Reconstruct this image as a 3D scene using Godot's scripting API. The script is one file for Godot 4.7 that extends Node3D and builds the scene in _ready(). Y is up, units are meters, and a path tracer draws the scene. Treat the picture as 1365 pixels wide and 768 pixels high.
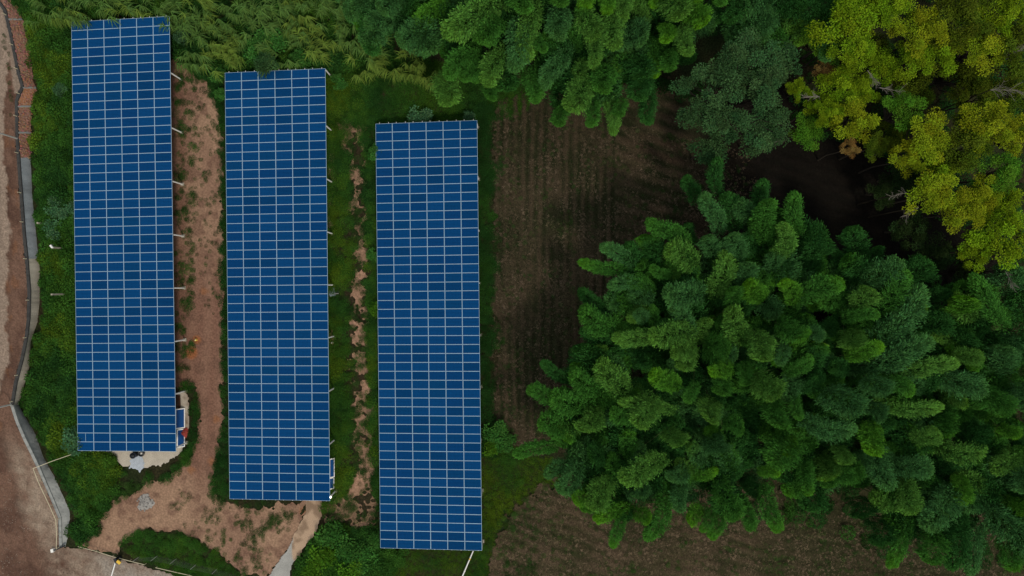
extends Node3D

const CAM_H := 80.0
const FOCAL := 881.0

# ------------------------------------------------------------------ mesh builder
class MB:
	var v := PackedVector3Array()
	var n := PackedVector3Array()
	var c := PackedColorArray()
	var uv := PackedVector2Array()
	var ix := PackedInt32Array()

	func leaf(p: Vector3, d: Vector3, s: Vector3, l: float, w: float, col: Color) -> void:
		var b := v.size()
		var m := p + d * (l * 0.42)
		var nn := d.cross(s)
		if nn.y < 0.0:
			s = -s
			nn = -nn
		var lift := nn * (w * 0.25)
		v.push_back(p); v.push_back(m + s * (w * 0.5) + lift); v.push_back(p + d * l - Vector3(0, l * 0.12, 0)); v.push_back(m - s * (w * 0.5) + lift)
		for k in 4:
			n.push_back(nn); c.push_back(col); uv.push_back(Vector2.ZERO)
		ix.push_back(b); ix.push_back(b + 1); ix.push_back(b + 2); ix.push_back(b); ix.push_back(b + 2); ix.push_back(b + 3)

	func blade(p: Vector3, d: Vector3, l: float, w: float, droop: float, col: Color, segs := 4) -> void:
		var b := v.size()
		var s := d.cross(Vector3.UP)
		s = Vector3.RIGHT if s.length() < 0.01 else s.normalized()
		for k in segs + 1:
			var t := float(k) / segs
			var q := p + d * (l * t) - Vector3(0, droop * l * t * t, 0)
			var ww: float = w * (1.0 - pow(t, 1.6)) * (0.7 + 0.6 * t) + 0.004
			v.push_back(q + s * (ww * 0.5)); v.push_back(q - s * (ww * 0.5))
			var tan := (d - Vector3(0, 2.0 * droop * t, 0)).normalized()
			var nn := s.cross(tan)
			if nn.y < 0.0:
				nn = -nn
			for q2 in 2:
				n.push_back(nn); c.push_back(col); uv.push_back(Vector2.ZERO)
		for k in segs:
			var a := b + k * 2
			ix.append_array(PackedInt32Array([a, a + 1, a + 3, a, a + 3, a + 2]))

	func quad(a: Vector3, b: Vector3, cc: Vector3, d: Vector3, nn: Vector3, col := Color.WHITE) -> void:
		var s := v.size()
		v.push_back(a); v.push_back(b); v.push_back(cc); v.push_back(d)
		for k in 4:
			n.push_back(nn); c.push_back(col)
		uv.push_back(Vector2(0, 0)); uv.push_back(Vector2(1, 0)); uv.push_back(Vector2(1, 1)); uv.push_back(Vector2(0, 1))
		if (b - a).cross(cc - a).dot(nn) > 0.0:
			ix.append_array(PackedInt32Array([s, s + 2, s + 1, s, s + 3, s + 2]))
		else:
			ix.append_array(PackedInt32Array([s, s + 1, s + 2, s, s + 2, s + 3]))

	func tri(a: Vector3, b: Vector3, cc: Vector3, out: Vector3, col := Color.WHITE) -> void:
		var s := v.size()
		var g := (b - a).cross(cc - a)
		var nn := g.normalized()
		if nn.dot(out) < 0.0:
			nn = -nn
		v.push_back(a); v.push_back(b); v.push_back(cc)
		for k in 3:
			n.push_back(nn); c.push_back(col); uv.push_back(Vector2.ZERO)
		if g.dot(nn) > 0.0:
			ix.append_array(PackedInt32Array([s, s + 2, s + 1]))
		else:
			ix.append_array(PackedInt32Array([s, s + 1, s + 2]))

	func box(t: Transform3D, size: Vector3, col := Color.WHITE, bottom := true) -> void:
		var h := size * 0.5
		for ax in 3:
			for sg in [-1.0, 1.0]:
				if not bottom and ax == 1 and sg < 0.0:
					continue
				var e := Vector3.ZERO; e[ax] = sg
				var u := Vector3.ZERO; u[(ax + 1) % 3] = 1.0
				var w := Vector3.ZERO; w[(ax + 2) % 3] = 1.0
				var o := e * h
				var a := o - u * h - w * h
				var b := o + u * h - w * h
				var cc := o + u * h + w * h
				var d := o - u * h + w * h
				quad(t * a, t * b, t * cc, t * d, (t.basis * e).normalized(), col)

	func bar(a: Vector3, b: Vector3, w: float, h: float, col := Color.WHITE) -> void:
		var d := b - a
		var z := d.normalized()
		var x := Vector3.UP.cross(z)
		x = Vector3.RIGHT if x.length() < 0.01 else x.normalized()
		var y := z.cross(x)
		box(Transform3D(Basis(x, y, z), (a + b) * 0.5), Vector3(w, h, d.length()), col)

	func tube(pts: PackedVector3Array, r0: float, r1: float, sides: int, col: Color, cap := true) -> void:
		var b := v.size()
		var k := pts.size()
		for i in k:
			var z := (pts[mini(i + 1, k - 1)] - pts[maxi(i - 1, 0)]).normalized()
			var x := z.cross(Vector3(0.31, 0.2, 0.93)).normalized()
			var y := z.cross(x)
			var r: float = lerpf(r0, r1, float(i) / (k - 1))
			for s in sides:
				var a := TAU * s / sides
				var o := x * cos(a) + y * sin(a)
				v.push_back(pts[i] + o * r); n.push_back(o); c.push_back(col); uv.push_back(Vector2.ZERO)
		for i in k - 1:
			for s in sides:
				var p := b + i * sides + s
				var q := b + i * sides + (s + 1) % sides
				ix.append_array(PackedInt32Array([p, p + sides, q, q, p + sides, q + sides]))
		if cap:
			var e := v.size()
			var zz := (pts[k - 1] - pts[k - 2]).normalized()
			v.push_back(pts[k - 1] + zz * r1 * 0.3); n.push_back(zz); c.push_back(col); uv.push_back(Vector2.ZERO)
			for s in sides:
				ix.append_array(PackedInt32Array([b + (k - 1) * sides + s, e, b + (k - 1) * sides + (s + 1) % sides]))

	func stone(p: Vector3, s: Vector3, rng: RandomNumberGenerator, col := Color.WHITE) -> void:
		# a faceted lump: a jittered octahedron cut once more round its waist
		var top := p + Vector3(rng.randf_range(-0.2, 0.2) * s.x, s.y, rng.randf_range(-0.2, 0.2) * s.z)
		var ring: Array = []
		var ring2: Array = []
		var k := 6
		var a0 := rng.randf() * TAU
		for i in k:
			var a := a0 + TAU * i / k + rng.randf_range(-0.25, 0.25)
			var rr := rng.randf_range(0.75, 1.1)
			ring.append(p + Vector3(cos(a) * s.x * rr, -0.2 * s.y, sin(a) * s.z * rr))
			rr *= rng.randf_range(0.55, 0.8)
			ring2.append(p + Vector3(cos(a) * s.x * rr, s.y * rng.randf_range(0.65, 0.95), sin(a) * s.z * rr))
		for i in k:
			var j := (i + 1) % k
			var o: Vector3 = (ring[i] + ring[j]) * 0.5 - p
			tri(ring[i], ring[j], ring2[j], o, col); tri(ring[i], ring2[j], ring2[i], o, col)
			tri(ring2[i], ring2[j], top, Vector3.UP, col)

	func add_to(m: ArrayMesh, mat: Material) -> ArrayMesh:
		var a := []
		a.resize(Mesh.ARRAY_MAX)
		a[Mesh.ARRAY_VERTEX] = v; a[Mesh.ARRAY_NORMAL] = n; a[Mesh.ARRAY_COLOR] = c; a[Mesh.ARRAY_TEX_UV] = uv; a[Mesh.ARRAY_INDEX] = ix
		m.add_surface_from_arrays(Mesh.PRIMITIVE_TRIANGLES, a)
		if mat:
			m.surface_set_material(m.get_surface_count() - 1, mat)
		return m

	func done(mat: Material = null) -> ArrayMesh:
		return add_to(ArrayMesh.new(), mat)

# ------------------------------------------------------------------ scene helpers
var rng := RandomNumberGenerator.new()
var nz := FastNoiseLite.new()
var nf := FastNoiseLite.new()
var taken := {}
var M := {}

func P(u: float, v: float, h := 0.0) -> Vector3:   # survey point: where the photographed point lies on the plane at height h
	return Vector3((u - 682.5) * (CAM_H - h) / FOCAL, h, (v - 384.0) * (CAM_H - h) / FOCAL)

func px(x: float, z: float) -> Vector2:            # survey coordinates of a ground point
	return Vector2(x * FOCAL / CAM_H + 682.5, z * FOCAL / CAM_H + 384.0)

func poly(a: Array) -> PackedVector2Array:
	var o := PackedVector2Array()
	for k in range(0, a.size(), 2):
		o.push_back(Vector2(a[k], a[k + 1]))
	return o

func numbered(called: String) -> String:
	var k: int = taken.get(called, 0)
	taken[called] = k + 1
	return called if k == 0 else "%s_%03d" % [called, k]

func tag(o: Node, label: String, category: String, group := "", kind := "") -> Node:
	o.set_meta("label", label); o.set_meta("category", category)
	if group: o.set_meta("group", group)
	if kind: o.set_meta("kind", kind)
	return o

func thing(called: String, at: Vector3, turn := 0.0) -> Node3D:
	var o := Node3D.new()
	o.name = numbered(called)
	add_child(o)
	o.position = at; o.rotation.y = turn
	return o

func obj(called: String, mesh: Mesh, mat: Material, parent: Node = null) -> MeshInstance3D:
	var o := MeshInstance3D.new()
	o.mesh = mesh
	if mat: o.material_override = mat
	if parent == null:
		o.name = numbered(called)
		add_child(o)
	else:
		o.name = called
		parent.add_child(o, true)
	return o

func lin(r: float, g: float, b: float) -> Color:
	return Color(r, g, b).linear_to_srgb()

func noise_tex(freq: float, oct: int, lo: float, hi: float, sz := 512, sd := 1, normal := false) -> ImageTexture:
	var f := FastNoiseLite.new()
	f.seed = sd; f.frequency = freq; f.noise_type = FastNoiseLite.TYPE_SIMPLEX_SMOOTH
	f.fractal_octaves = oct
	var im := f.get_seamless_image(sz, sz, false, false, 0.15)
	im.convert(Image.FORMAT_RGB8)
	im.adjust_bcs(1.0, 1.0, 1.0)
	if normal:
		im.bump_map_to_normal_map(3.0)
		return ImageTexture.create_from_image(im)
	var d := im.get_data()
	for k in d.size():
		d[k] = int(255.0 * lerpf(lo, hi, d[k] / 255.0))
	im = Image.create_from_data(sz, sz, false, Image.FORMAT_RGB8, d)
	return ImageTexture.create_from_image(im)

func soil_mat(called: String, scale: float, tex: Texture2D, m_per_tile: float, relief: Texture2D, relief_cm: float, rough := 0.95) -> StandardMaterial3D:
	var m := StandardMaterial3D.new()
	m.resource_name = called
	m.albedo_color = lin(scale, scale, scale)
	m.vertex_color_use_as_albedo = true
	m.albedo_texture = tex
	m.uv1_triplanar = true; m.uv1_world_triplanar = true
	m.uv1_scale = Vector3.ONE / m_per_tile
	m.roughness = rough
	m.metallic_specular = 0.2
	if relief_cm > 0.0:
		m.heightmap_enabled = true
		m.heightmap_texture = relief
		m.heightmap_scale = relief_cm
	return m

func leaf_mat(called: String, col: Color, back := 0.12) -> StandardMaterial3D:
	var m := StandardMaterial3D.new()
	m.resource_name = called
	m.albedo_color = col.linear_to_srgb()
	m.vertex_color_use_as_albedo = true
	m.roughness = 0.95
	m.metallic_specular = 0.04
	m.cull_mode = BaseMaterial3D.CULL_DISABLED
	m.backlight_enabled = true
	m.backlight = Color(back, back, back)
	return m

func plain(called: String, col: Color, rough := 0.7, metal := 0.0, spec := 0.4) -> StandardMaterial3D:
	var m := StandardMaterial3D.new()
	m.resource_name = called
	m.albedo_color = col.linear_to_srgb()
	m.roughness = rough; m.metallic = metal; m.metallic_specular = spec
	return m

func worn(called: String, col: Color, rough := 0.8, m_per_tile := 1.5, relief_cm := 0.6) -> StandardMaterial3D:
	var m := plain(called, col, rough, 0.0, 0.25)
	m.vertex_color_use_as_albedo = true
	m.albedo_texture = M.t_fine
	m.uv1_triplanar = true; m.uv1_world_triplanar = true
	m.uv1_scale = Vector3.ONE / m_per_tile
	m.heightmap_enabled = true; m.heightmap_texture = M.t_grain; m.heightmap_scale = relief_cm
	return m

# a piece of ground with its own relief and soil colours, ragged at its edge
func zone(called: String, pg: PackedVector2Array, step: float, hfun: Callable, cfun: Callable, mat: Material, warp := 4.0, sc := 0.3, holes := -9.0) -> MeshInstance3D:
	var lo := Vector2(1e9, 1e9)
	var hi := -lo
	for q in pg:
		lo = lo.min(q); hi = hi.max(q)
	lo -= Vector2.ONE * warp; hi += Vector2.ONE * warp
	var a := P(lo.x, lo.y)
	var b := P(hi.x, hi.y)
	var nx := int((b.x - a.x) / step) + 2
	var nn := int((b.z - a.z) / step) + 2
	var hs := PackedFloat32Array(); hs.resize(nx * nn)
	var ins := PackedInt32Array(); ins.resize(nx * nn); ins.fill(-1)
	for j in nn:
		var z := a.z + j * step
		for i in nx:
			var x := a.x + i * step
			var q := px(x, z)
			var w := Vector2(nf.get_noise_2d(x * 60.0, z * 60.0), nf.get_noise_2d(x * 60.0 + 977.0, z * 60.0)) * warp
			w += Vector2(nf.get_noise_2d(x * 260.0, z * 260.0 + 311.0), nf.get_noise_2d(x * 260.0 + 77.0, z * 260.0)) * warp * 0.5
			hs[j * nx + i] = hfun.call(q.x, q.y, x, z)
			if Geometry2D.is_point_in_polygon(q + w, pg) and (holes < -5.0 or N(x, z, 0.3, 510.0) + 0.5 * N(x, z, 1.3, 511.0) > holes):
				ins[j * nx + i] = 0
	var mb := MB.new()
	for j in nn:
		for i in nx:
			var k := j * nx + i
			if ins[k] < 0:
				continue
			ins[k] = mb.v.size()
			var x := a.x + i * step
			var z := a.z + j * step
			var q := px(x, z)
			mb.v.push_back(Vector3(x, hs[k], z))
			var dx := hs[j * nx + mini(i + 1, nx - 1)] - hs[j * nx + maxi(i - 1, 0)]
			var dz := hs[mini(j + 1, nn - 1) * nx + i] - hs[maxi(j - 1, 0) * nx + i]
			mb.n.push_back(Vector3(-dx, 2.0 * step, -dz).normalized())
			var c: Color = cfun.call(q.x, q.y, x, z)
			mb.c.push_back(Color(clampf(c.r / sc, 0, 1), clampf(c.g / sc, 0, 1), clampf(c.b / sc, 0, 1)))
			mb.uv.push_back(Vector2.ZERO)
	for j in nn - 1:
		for i in nx - 1:
			var k := j * nx + i
			var p0 := ins[k]; var p1 := ins[k + 1]; var p2 := ins[k + nx]; var p3 := ins[k + nx + 1]
			var cnt := int(p0 >= 0) + int(p1 >= 0) + int(p2 >= 0) + int(p3 >= 0)
			if cnt == 4:
				mb.ix.append_array(PackedInt32Array([p0, p1, p3, p0, p3, p2]))
			elif cnt == 3:
				if p0 < 0: mb.ix.append_array(PackedInt32Array([p1, p3, p2]))
				elif p1 < 0: mb.ix.append_array(PackedInt32Array([p0, p3, p2]))
				elif p2 < 0: mb.ix.append_array(PackedInt32Array([p0, p1, p3]))
				else: mb.ix.append_array(PackedInt32Array([p0, p1, p2]))
	var o := obj(called, mb.done(mat), null)
	return o

func N(x: float, z: float, f: float, off := 0.0) -> float:
	return nz.get_noise_2d(x * f * 100.0 + off, z * f * 100.0 - off)

# many small plants or bits on the ground: one uncounted mass
func scatter(called: String, label: String, category: String, mesh: Mesh, mat: Material, pg: PackedVector2Array, per_m2: float, smin: float, smax: float, cols: Array, pf := 0.15, thr := -9.0, warp := 5.0, lift := 0.0, tilt := 0.15, hfun = null) -> void:
	var lo := Vector2(1e9, 1e9)
	var hi := -lo
	for q in pg:
		lo = lo.min(q); hi = hi.max(q)
	var a := P(lo.x, lo.y)
	var b := P(hi.x, hi.y)
	var total := int((b.x - a.x) * (b.z - a.z) * per_m2)
	var buf := PackedFloat32Array()
	var cnt := 0
	for k in total:
		var x := rng.randf_range(a.x, b.x)
		var z := rng.randf_range(a.z, b.z)
		var q := px(x, z)
		var w := Vector2(nf.get_noise_2d(x * 60.0, z * 60.0), nf.get_noise_2d(x * 60.0 + 977.0, z * 60.0)) * warp
		if not Geometry2D.is_point_in_polygon(q + w, pg):
			continue
		var pn := N(x, z, pf, 41.0) + 0.35 * N(x, z, pf * 5.0, 91.0)
		if pn < thr + rng.randf_range(-0.12, 0.12):
			continue
		var s := rng.randf_range(smin, smax) * (0.85 + 0.4 * N(x, z, 0.35, 7.0))
		var bs := Basis(Vector3.UP, rng.randf() * TAU) * Basis(Vector3.RIGHT, rng.randf_range(-tilt, tilt))
		bs = bs.scaled(Vector3.ONE * s)
		var y := lift
		if hfun != null:
			y += hfun.call(q.x, q.y, x, z)
		var t: float = clampf(0.5 + 0.9 * N(x, z, 0.12, 300.0) + rng.randf_range(-0.3, 0.3), 0.0, 0.999) * (cols.size() - 1)
		var cl: Color = cols[int(t)].lerp(cols[mini(int(t) + 1, cols.size() - 1)], t - int(t))
		cl = cl * rng.randf_range(0.62, 1.42)
		buf.append_array(PackedFloat32Array([bs.x.x, bs.y.x, bs.z.x, x, bs.x.y, bs.y.y, bs.z.y, y, bs.x.z, bs.y.z, bs.z.z, z, cl.r, cl.g, cl.b, 1.0]))
		cnt += 1
	if cnt == 0:
		return
	var mm := MultiMesh.new()
	mm.transform_format = MultiMesh.TRANSFORM_3D
	mm.use_colors = true
	mm.mesh = mesh
	mm.instance_count = cnt
	mm.buffer = buf
	var o := MultiMeshInstance3D.new()
	o.multimesh = mm
	o.material_override = mat
	o.name = numbered(called)
	add_child(o)
	tag(o, label, category, "", "stuff")

# ------------------------------------------------------------------ plant shapes
func vary(r: RandomNumberGenerator, base := 1.0, amt := 0.22) -> Color:
	var k := base * r.randf_range(1.0 - amt, 1.0 + amt) * 0.62
	return Color(clampf(k * r.randf_range(0.9, 1.12), 0, 1), clampf(k, 0, 1), clampf(k * r.randf_range(0.85, 1.1), 0, 1))

func plume_axis(t: float) -> Vector3:
	return Vector3(5.0 * pow(t, 1.1), 1.9 * sin(2.15 * t), 0.0)

func plume_mesh(sd: int, lime: bool) -> ArrayMesh:      # the leafy upper half of an arching bamboo culm, 5 m long, 3 m thick
	var r := RandomNumberGenerator.new(); r.seed = sd
	var mb := MB.new()
	var wob := r.randf_range(-0.5, 0.5)
	var thin := r.randf_range(0.85, 1.15)
	for k in 620:
		var t := pow(r.randf(), 0.85) * 1.02
		if k < 60:
			t = r.randf_range(0.86, 1.03)
		var tc := minf(t, 1.0)
		var ax := plume_axis(tc)
		ax.z = wob * tc * tc + 0.25 * sin(tc * 7.0 + sd)
		var tan := (plume_axis(minf(tc + 0.03, 1.03)) - plume_axis(maxf(tc - 0.03, 0.0))).normalized()
		var side := Vector3(0, 0, 1)
		var up := side.cross(tan).normalized()
		if up.y < 0: up = -up
		var ph := r.randf() * TAU
		if r.randf() < 0.3 and sin(ph) < -0.2: ph = -ph
		var rad := side * cos(ph) + up * sin(ph)
		var rt: float = 1.36 * thin * (0.60 + 0.40 * sin(PI * minf(tc * 0.8 + 0.12, 1.0))) * sqrt(maxf(0.08, 1.0 - pow(tc, 7.0)))
		rt *= r.randf_range(0.62, 1.08)
		var d := (rad * 0.85 + tan * 0.65).normalized()
		var st := ax + rad * rt * 0.2
		var en := ax + rad * rt + tan * 0.45 * rt
		var shade := r.randf_range(0.55, 1.4)
		for q in 9:
			var f := r.randf_range(0.35, 1.0)
			var p := st.lerp(en, f) + Vector3(r.randf_range(-0.16, 0.16), r.randf_range(-0.16, 0.16), r.randf_range(-0.16, 0.16))
			var ld := (d + Vector3(r.randf_range(-0.6, 0.6), r.randf_range(-0.55, 0.3), r.randf_range(-0.6, 0.6))).normalized()
			var ls := ld.cross(Vector3(r.randf_range(-0.5, 0.5), 1, r.randf_range(-0.5, 0.5))).normalized()
			var c := vary(r, shade, 0.35)
			var tipm := smoothstep(0.6, 1.0, tc)
			c = Color(minf(1, c.r * (1.0 + 0.35 * tipm)), minf(1, c.g * (1.0 + 0.25 * tipm)), c.b)
			if lime:
				var m := smoothstep(0.55, 0.98, tc)
				c = Color(minf(1, c.r * (1.0 + 0.45 * m)), minf(1, c.g * (1.0 + 0.3 * m)), c.b * (1.0 - 0.2 * m))
			mb.leaf(p, ld, ls, r.randf_range(0.2, 0.34), r.randf_range(0.06, 0.1), c)
	return mb.done()

func crown_mesh(sd: int, lobes: int, per: int, rad: float, tall: float, leaf_l: float, leaf_w: float, lobe_r: float, wood: bool) -> Array:
	var r := RandomNumberGenerator.new(); r.seed = sd
	var mb := MB.new()
	var tw := MB.new()
	for k in lobes:
		var a := r.randf() * TAU
		var rr := sqrt(r.randf()) * rad * (0.8 + 0.2 * sin(a * 3.0 + sd))
		var dome := sqrt(maxf(0.0, 1.0 - pow(rr / (rad * 1.1), 2.0)))
		var y := tall * (dome * r.randf_range(0.55, 1.0) - 0.15 * r.randf())
		var ce := Vector3(cos(a) * rr, y, sin(a) * rr)
		var lr := lobe_r * r.randf_range(0.65, 1.25)
		var sh := r.randf_range(0.6, 1.3)
		var warm := r.randf_range(0.8, 1.12)
		for q in per:
			var o := Vector3(r.randfn(0, 0.5), r.randfn(0.05, 0.34), r.randfn(0, 0.5))
			if o.length() > 1.15: o = o.normalized() * r.randf_range(0.8, 1.1)
			var p := ce + o * lr
			var ld := (o + Vector3(r.randf_range(-0.8, 0.8), r.randf_range(-0.5, 0.4), r.randf_range(-0.8, 0.8))).normalized()
			var ls := ld.cross(Vector3(r.randf_range(-0.5, 0.5), 1, r.randf_range(-0.5, 0.5))).normalized()
			var c := vary(r, sh, 0.35)
			c.r = minf(1, c.r * warm)
			mb.leaf(p, ld, ls, leaf_l * r.randf_range(0.7, 1.3), leaf_w * r.randf_range(0.7, 1.3), c)
		if wood:
			var b0 := Vector3(r.randf_range(-0.2, 0.2), -tall * 0.5, r.randf_range(-0.2, 0.2))
			var mid := b0.lerp(ce, 0.55) + Vector3(r.randf_range(-0.4, 0.4), -0.3, r.randf_range(-0.4, 0.4))
			tw.tube(PackedVector3Array([b0, mid, ce + Vector3(0, lr * 0.3, 0)]), 0.09, 0.02, 5, Color(0.9, 0.9, 0.9))
	return [mb.done(), tw.done() if wood else null]

func reed_mesh(sd: int) -> ArrayMesh:
	var r := RandomNumberGenerator.new(); r.seed = sd
	var mb := MB.new()
	var comb := Vector3(r.randf_range(-0.3, 0.3), 0, r.randf_range(0.0, 0.5))
	for k in 11:
		var a := r.randf() * TAU
		var rr := sqrt(r.randf()) * 1.35
		var base := Vector3(cos(a) * rr, 0, sin(a) * rr)
		var h := r.randf_range(2.2, 3.6)
		var lean := Vector3(cos(a), 0, sin(a)) * 0.5 * rr + comb * r.randf_range(0.4, 1.5)
		var top := base + Vector3(0, h, 0) + lean
		mb.tube(PackedVector3Array([base, base.lerp(top, 0.5) - lean * 0.15, top]), 0.022, 0.01, 4, Color(0.42, 0.5, 0.35))
		var tone := r.randf_range(0.8, 1.2)
		for q in 22:
			var f := r.randf_range(0.45, 1.0)
			var p := base.lerp(top, f)
			var la := r.randf() * TAU
			var d := (Vector3(cos(la), r.randf_range(0.25, 0.8), sin(la)) + lean.normalized() * 0.9 + comb * 1.3).normalized()
			mb.blade(p, d, r.randf_range(0.7, 1.35), r.randf_range(0.05, 0.09), r.randf_range(0.6, 1.15), vary(r, tone))
	return mb.done()

func weed_mesh(sd: int, leaves: int, broad: float) -> ArrayMesh:
	var r := RandomNumberGenerator.new(); r.seed = sd
	var mb := MB.new()
	for k in leaves:
		var a := r.randf() * TAU
		var rr := sqrt(r.randf()) * 0.55
		var p := Vector3(cos(a) * rr, (0.75 - rr * rr * 1.3) * r.randf_range(0.35, 1.0), sin(a) * rr)
		var ld := Vector3(cos(a) + r.randf_range(-0.7, 0.7), r.randf_range(-0.3, 0.7), sin(a) + r.randf_range(-0.7, 0.7)).normalized()
		var ls := ld.cross(Vector3(r.randf_range(-0.4, 0.4), 1, r.randf_range(-0.4, 0.4))).normalized()
		mb.leaf(p, ld, ls, r.randf_range(0.1, 0.19), broad * r.randf_range(0.7, 1.3), vary(r, 1.0, 0.3))
	return mb.done()

func grass_mesh(sd: int, blades: int) -> ArrayMesh:
	var r := RandomNumberGenerator.new(); r.seed = sd
	var mb := MB.new()
	for k in blades:
		var a := r.randf() * TAU
		var rr := sqrt(r.randf()) * 0.22
		var d := Vector3(cos(a) * 0.7 + r.randf_range(-0.4, 0.4), r.randf_range(0.6, 1.2), sin(a) * 0.7 + r.randf_range(-0.4, 0.4)).normalized()
		mb.blade(Vector3(cos(a) * rr, 0, sin(a) * rr), d, r.randf_range(0.25, 0.5), r.randf_range(0.02, 0.035), r.randf_range(0.3, 0.8), vary(r, 1.0, 0.25), 2)
	return mb.done()

# ------------------------------------------------------------------ heights and soil colours
func road_h(v: float) -> float:
	return 0.06 + 1.15 * smoothstep(725.0, 560.0, v)

func h_road(u: float, v: float, x: float, z: float) -> float:
	var e := smoothstep(0.0, 70.0, u) * smoothstep(690.0, 740.0, v)
	return road_h(v) * (1.0 - e) + 0.06 * e + 0.035 * N(x, z, 0.5, 5.0) + 0.03 * N(x, z, 1.6, 15.0)

func c_road(u: float, v: float, x: float, z: float) -> Color:
	u = 682.5 + (u - 682.5) * CAM_H / (CAM_H - road_h(v))
	v = 384.0 + (v - 384.0) * CAM_H / (CAM_H - road_h(v))
	var beige := Color(0.31, 0.235, 0.185)
	var brown := Color(0.18, 0.105, 0.076)
	var dark := Color(0.12, 0.068, 0.05)
	var edge := [30.0, 0.0, 24.0, 40.0, 17.0, 60.0, 10.0, 100.0, 6.0, 140.0, 6.0, 230.0, 12.0, 270.0, 12.0, 330.0, 8.0, 380.0, 8.0, 440.0, 12.0, 480.0, 1.0, 510.0, -12.0, 560.0, -40.0, 800.0]
	var b: float = edge[0]
	for k in range(0, edge.size() - 2, 2):
		if v >= edge[k + 1] and v <= edge[k + 3]:
			b = lerpf(edge[k], edge[k + 2], (v - edge[k + 1]) / (edge[k + 3] - edge[k + 1]))
	if v < 0: b = 30.0
	b += 6.0 * N(x, z, 0.25, 70.0) + 4.0 * N(x, z, 1.1, 170.0)
	var t := smoothstep(-1.2, 1.2, b - u)
	var c := brown.lerp(dark, smoothstep(-0.1, 0.35, N(x, z, 0.18, 20.0)))
	c = c.lerp(Color(0.21, 0.10, 0.055), 0.55 * smoothstep(0.28, 0.42, N(x, z * 0.45, 0.5, 33.0)) * smoothstep(620.0, 560.0, v))
	c = c.lerp(beige, t)
	if v < 560.0:    # wheel marks along the road
		for rut in [-14.0, 3.0]:
			c = c.lerp(c * 0.72, 0.8 * exp(-pow((u - b - rut) / 2.6, 2.0)))
	else:
		for rut in [10.0, 26.0, 46.0]:
			c = c.lerp(c * 0.74, 0.7 * exp(-pow((u - rut - (v - 600.0) * 0.2 - 5.0 * N(x, z, 0.15, 66.0)) / 3.2, 2.0)))
	if v < 125.0:    # the pale verge between the wheel track and the wall
		var w := smoothstep(1.5, -0.5, absf(u - (9.0 + v * 0.13)) - 6.0)
		c = c.lerp(beige * 0.92, w * smoothstep(20.0, 40.0, v + 10.0))
	if v > 520.0:    # gravelly pale drift curving down to the bottom of the photograph
		var ax := 32.0 + (v - 600.0) * 0.32 + 18.0 * N(x, z, 0.1, 88.0)
		var g := smoothstep(34.0, 8.0, absf(u - ax)) * smoothstep(560.0, 640.0, v)
		g = maxf(g, smoothstep(722.0, 742.0, v - (u - 110.0) * 0.28) * smoothstep(85.0, 110.0, u))
		g *= clampf(0.75 + 0.8 * N(x, z, 0.45, 51.0), 0.0, 1.0)
		c = c.lerp(Color(0.34, 0.265, 0.205), g)
		c = c.lerp(Color(0.33, 0.29, 0.25), g * smoothstep(110.0, 150.0, u))
		c = c.lerp(dark, 0.8 * smoothstep(30.0, 10.0, Vector2(u - 72.0, v - 762.0).length() * 0.6) * (0.6 + N(x, z, 0.6, 8.0)))
	return c * (1.0 + 0.25 * N(x, z, 1.5, 60.0) + 0.13 * N(x, z, 5.0, 61.0))

func h_path(u: float, v: float, x: float, z: float) -> float:
	var y := 0.035 + 0.04 * N(x, z, 0.4, 25.0) + 0.02 * N(x, z, 1.8, 26.0)
	if v < 640.0 and v > 250.0:
		var m := smoothstep(250.0, 330.0, v)
		for rut in [265.0, 285.0]:
			y -= 0.05 * m * exp(-pow((u - rut - 3.0 * sin(v * 0.02)) / 3.5, 2.0))
	return maxf(y, 0.012)

func c_path(u: float, v: float, x: float, z: float) -> Color:
	var pale := Color(0.36, 0.228, 0.153)
	var pink := Color(0.28, 0.168, 0.116)
	var wet := Color(0.16, 0.078, 0.053)
	var c := pale.lerp(pink, clampf(0.5 + 1.1 * N(x, z, 0.16, 101.0), 0, 1))
	if v > 300.0 and v < 660.0 and u > 220.0:
		var m := smoothstep(300.0, 420.0, v) * smoothstep(665.0, 610.0, v)
		for rut in [264.0, 285.0]:
			c = c.lerp(wet, 0.9 * m * exp(-pow((u - rut - 4.0 * sin(v * 0.02)) / 7.0, 2.0)))
		c = c.lerp(Color(0.24, 0.13, 0.093), 0.75 * m)
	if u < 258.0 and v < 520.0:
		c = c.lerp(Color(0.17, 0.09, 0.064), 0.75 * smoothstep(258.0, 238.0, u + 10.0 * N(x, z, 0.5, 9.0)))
	c = c.lerp(Color(0.17, 0.095, 0.068), 0.65 * smoothstep(0.12, 0.4, N(x, z, 0.33, 140.0)))
	c = c.lerp(Color(0.36, 0.13, 0.05), 0.8 * smoothstep(10.0, 6.0, Vector2(u - 255.0, (v - 470.0) * 0.9).length()))
	c = c.lerp(Color(0.36, 0.13, 0.05), 0.8 * smoothstep(7.0, 4.0, Vector2(u - 262.0, v - 453.0).length()))
	for q in [Vector2(255, 627), Vector2(282, 615), Vector2(288, 559), Vector2(272, 388), Vector2(404, 680)]:
		c = c.lerp(Color(0.30, 0.13, 0.06), 0.7 * smoothstep(7.0, 2.0, (Vector2(u, v) - q).length() + 3.0 * N(x, z, 1.2, 3.0)))
	return c * (1.0 + 0.13 * N(x, z, 1.3, 160.0) + 0.13 * N(x, z, 4.5, 161.0))

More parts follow.
